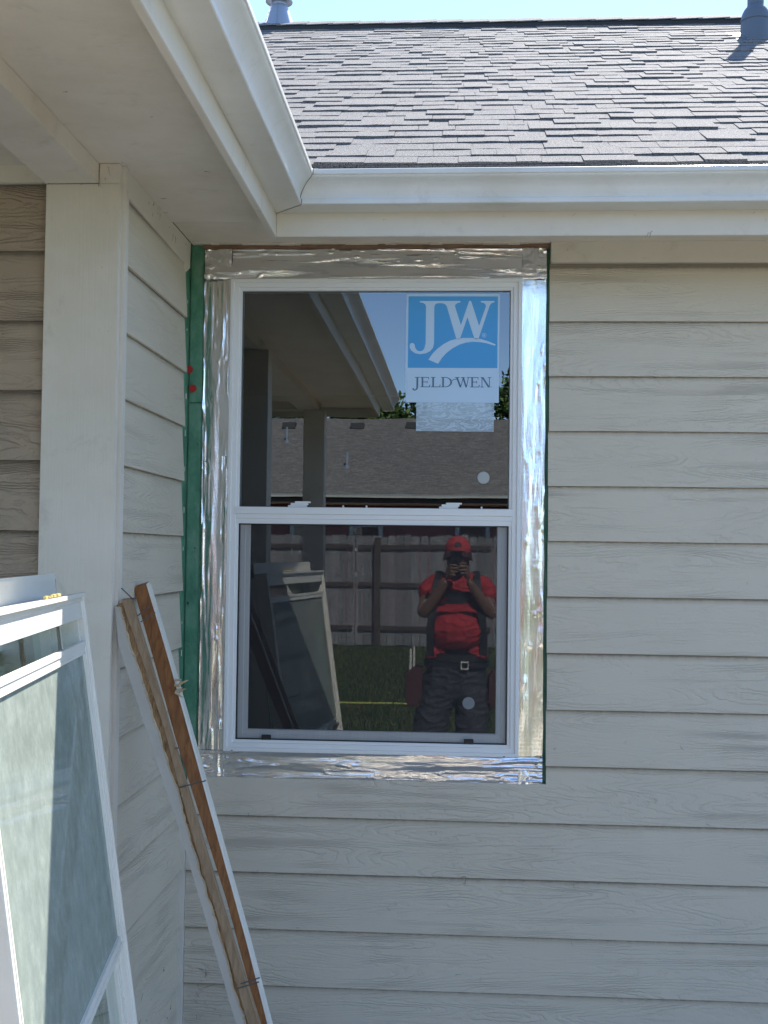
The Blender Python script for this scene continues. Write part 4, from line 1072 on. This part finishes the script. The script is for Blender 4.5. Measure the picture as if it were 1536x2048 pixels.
for x in (-.20, .145):
    bo = [ellipsoid((x, BY+.09, .065), (.052, .15, .045)), ellipsoid((x, BY, .10), (.05, .06, .09))]
    put('boot', fuse(bo, .009, 'boot', M['boot']), man)
# cap
cp = MB(); seg = 28
pr = [(.101, 0), (.102, .02), (.099, .045), (.088, .072), (.066, .094), (.036, .108), (.0, .112)]
cc = (0, BY+.038, 1.678)
vs = []
for r, z in pr:
    for k in range(seg): a = 2*math.pi*k/seg; vs.append((cc[0]+r*.86*math.cos(a), cc[1]+r*1.04*math.sin(a), cc[2]+z))
cp.add(vs, [(i*seg+k, i*seg+(k+1) % seg, (i+1)*seg+(k+1) % seg, (i+1)*seg+k) for i in range(len(pr)-1) for k in range(seg)])
put('cap', cp.me('cap', M['cap'], True), man)
bv = []; bf = []
for j in range(5):
    for k in range(13):
        a = math.pi*(k/12); r = 1+j*.17
        x = .088*math.cos(a)*(1+j*.04); y = cc[1]+.098*math.sin(a)*r; z = cc[2]+.006-.034*(x/.09)**2*(j/4)-.005*j
        bv += [(x, y, z), (x, y, z-.003)]
for j in range(4):
    for k in range(12):
        a = (j*13+k)*2; bf += [(a, a+2, a+28, a+26), (a+1, a+27, a+29, a+3)]
for k in range(12): a = (4*13+k)*2; bf.append((a, a+2, a+3, a+1))
put('cap_brim', MB().add(bv, bf).me('cap_brim', M['cap_dark'], True), man)
put('cap_patch', MB().prism([(-.022, 1.722), (-.005, 1.712), (.024, 1.720), (.020, 1.742), (.0, 1.750), (-.02, 1.744)], cc[1]+.098, cc[1]+.1035).me('cap_patch', M['patch'], bevel=.001), man)
# harness, belt, pouches: bands that follow an ellipse round the body
def band(rx, ry, z0, z1, cy, a0=0, a1=360, t=.006, tilt=0, n=40):
    b = MB(); vs = []
    for k in range(n+1):
        a = R_(a0+(a1-a0)*k/n); dz = tilt*math.cos(a)
        for rr_, zz in ((0, z0), (t, z0), (t, z1), (0, z1)):
            vs.append(((rx+rr_)*math.cos(a), cy+(ry+rr_)*math.sin(a), zz+dz))
    b.add(vs, [(k*4+q, k*4+(q+1) % 4, (k+1)*4+(q+1) % 4, (k+1)*4+q) for k in range(n) for q in range(4)]); return b
hs = band(.206, .150, 1.345, 1.425, BY+.006)
put('chest_strap', hs.me('chest_strap', M['strap']), man)
st = MB()
for s_ in (-1, 1):
    pth = [(s_*.13, BY-.13, 1.40), (s_*.125, BY-.02, 1.555), (s_*.13, BY+.09, 1.50), (s_*.145, BY+.145, 1.40), (s_*.165, BY+.160, 1.25), (s_*.178, BY+.150, 1.12), (s_*.172, BY+.125, .99)]
    P_ = []
    for i in range(len(pth)-1):
        for k in range(4): P_.append(Vector(pth[i]).lerp(Vector(pth[i+1]), k/4))
    P_.append(Vector(pth[-1])); vs = []
    for p in P_:
        vs += [(p.x-.024, p.y+.004, p.z), (p.x+.024, p.y+.004, p.z), (p.x+.024, p.y+.012, p.z), (p.x-.024, p.y+.012, p.z)]
    st.add(vs, [(k*4+q, k*4+(q+1) % 4, (k+1)*4+(q+1) % 4, (k+1)*4+q) for k in range(len(P_)-1) for q in range(4)])
put('suspenders', st.me('suspenders', M['strap']), man)
put('tool_belt', band(.200, .160, .962, 1.012, BY+.005, t=.010).me('tool_belt', M['strap']), man)
put('trouser_belt', band(.212, .168, .922, .957, BY+.0, t=.008).me('trouser_belt', M['strap']), man)
bk = MB().ring(.028, .078, .918, .968, [(0, BY+.172), (0, BY+.196), (.007, BY+.196), (.007, BY+.172)])
put('belt_buckle', bk.me('belt_buckle', M['buckle']), man)
for s_, x in ((-1, -.285), (1, .262)):
    pt = MB().prism([(x-.05, .71), (x-.032, .672), (x+.03, .668), (x+.05, .70), (x+.052, .90), (x+.012, .915), (x-.03, .895), (x-.046, .87)], BY-.07, BY+.10)
    o = put('tool_pouch', pt.me('tool_pouch', M['leather'], bevel=.012), man)
tl = MB().box(-.312, -.298, BY+.06, BY+.075, .80, 1.035).box(-.290, -.276, BY+.06, BY+.075, .82, 1.05)
put('hand_tool', tl.me('hand_tool', M['buckle'], bevel=.002), man)
ph = thing('phone', 'black phone held upright in front of the face by the man in red', 'phone', (-.012, -3.88, 1.52))
put('body', MB().box(-.050, .026, -3.8925, -3.8835, 1.528, 1.692).me('body', M['phone'], bevel=.003), ph)
put('camera_bump', MB().box(-.012, .016, -3.8833, -3.8805, 1.640, 1.688).me('camera_bump', M['phone'], bevel=.001), ph)
put('lens', MB().prism([(.0+.0085*math.cos(a), 1.68+.0085*math.sin(a)) for a in [2*math.pi*k/24 for k in range(24)]], -3.8804, -3.8790).me('lens', M['lens']), ph)
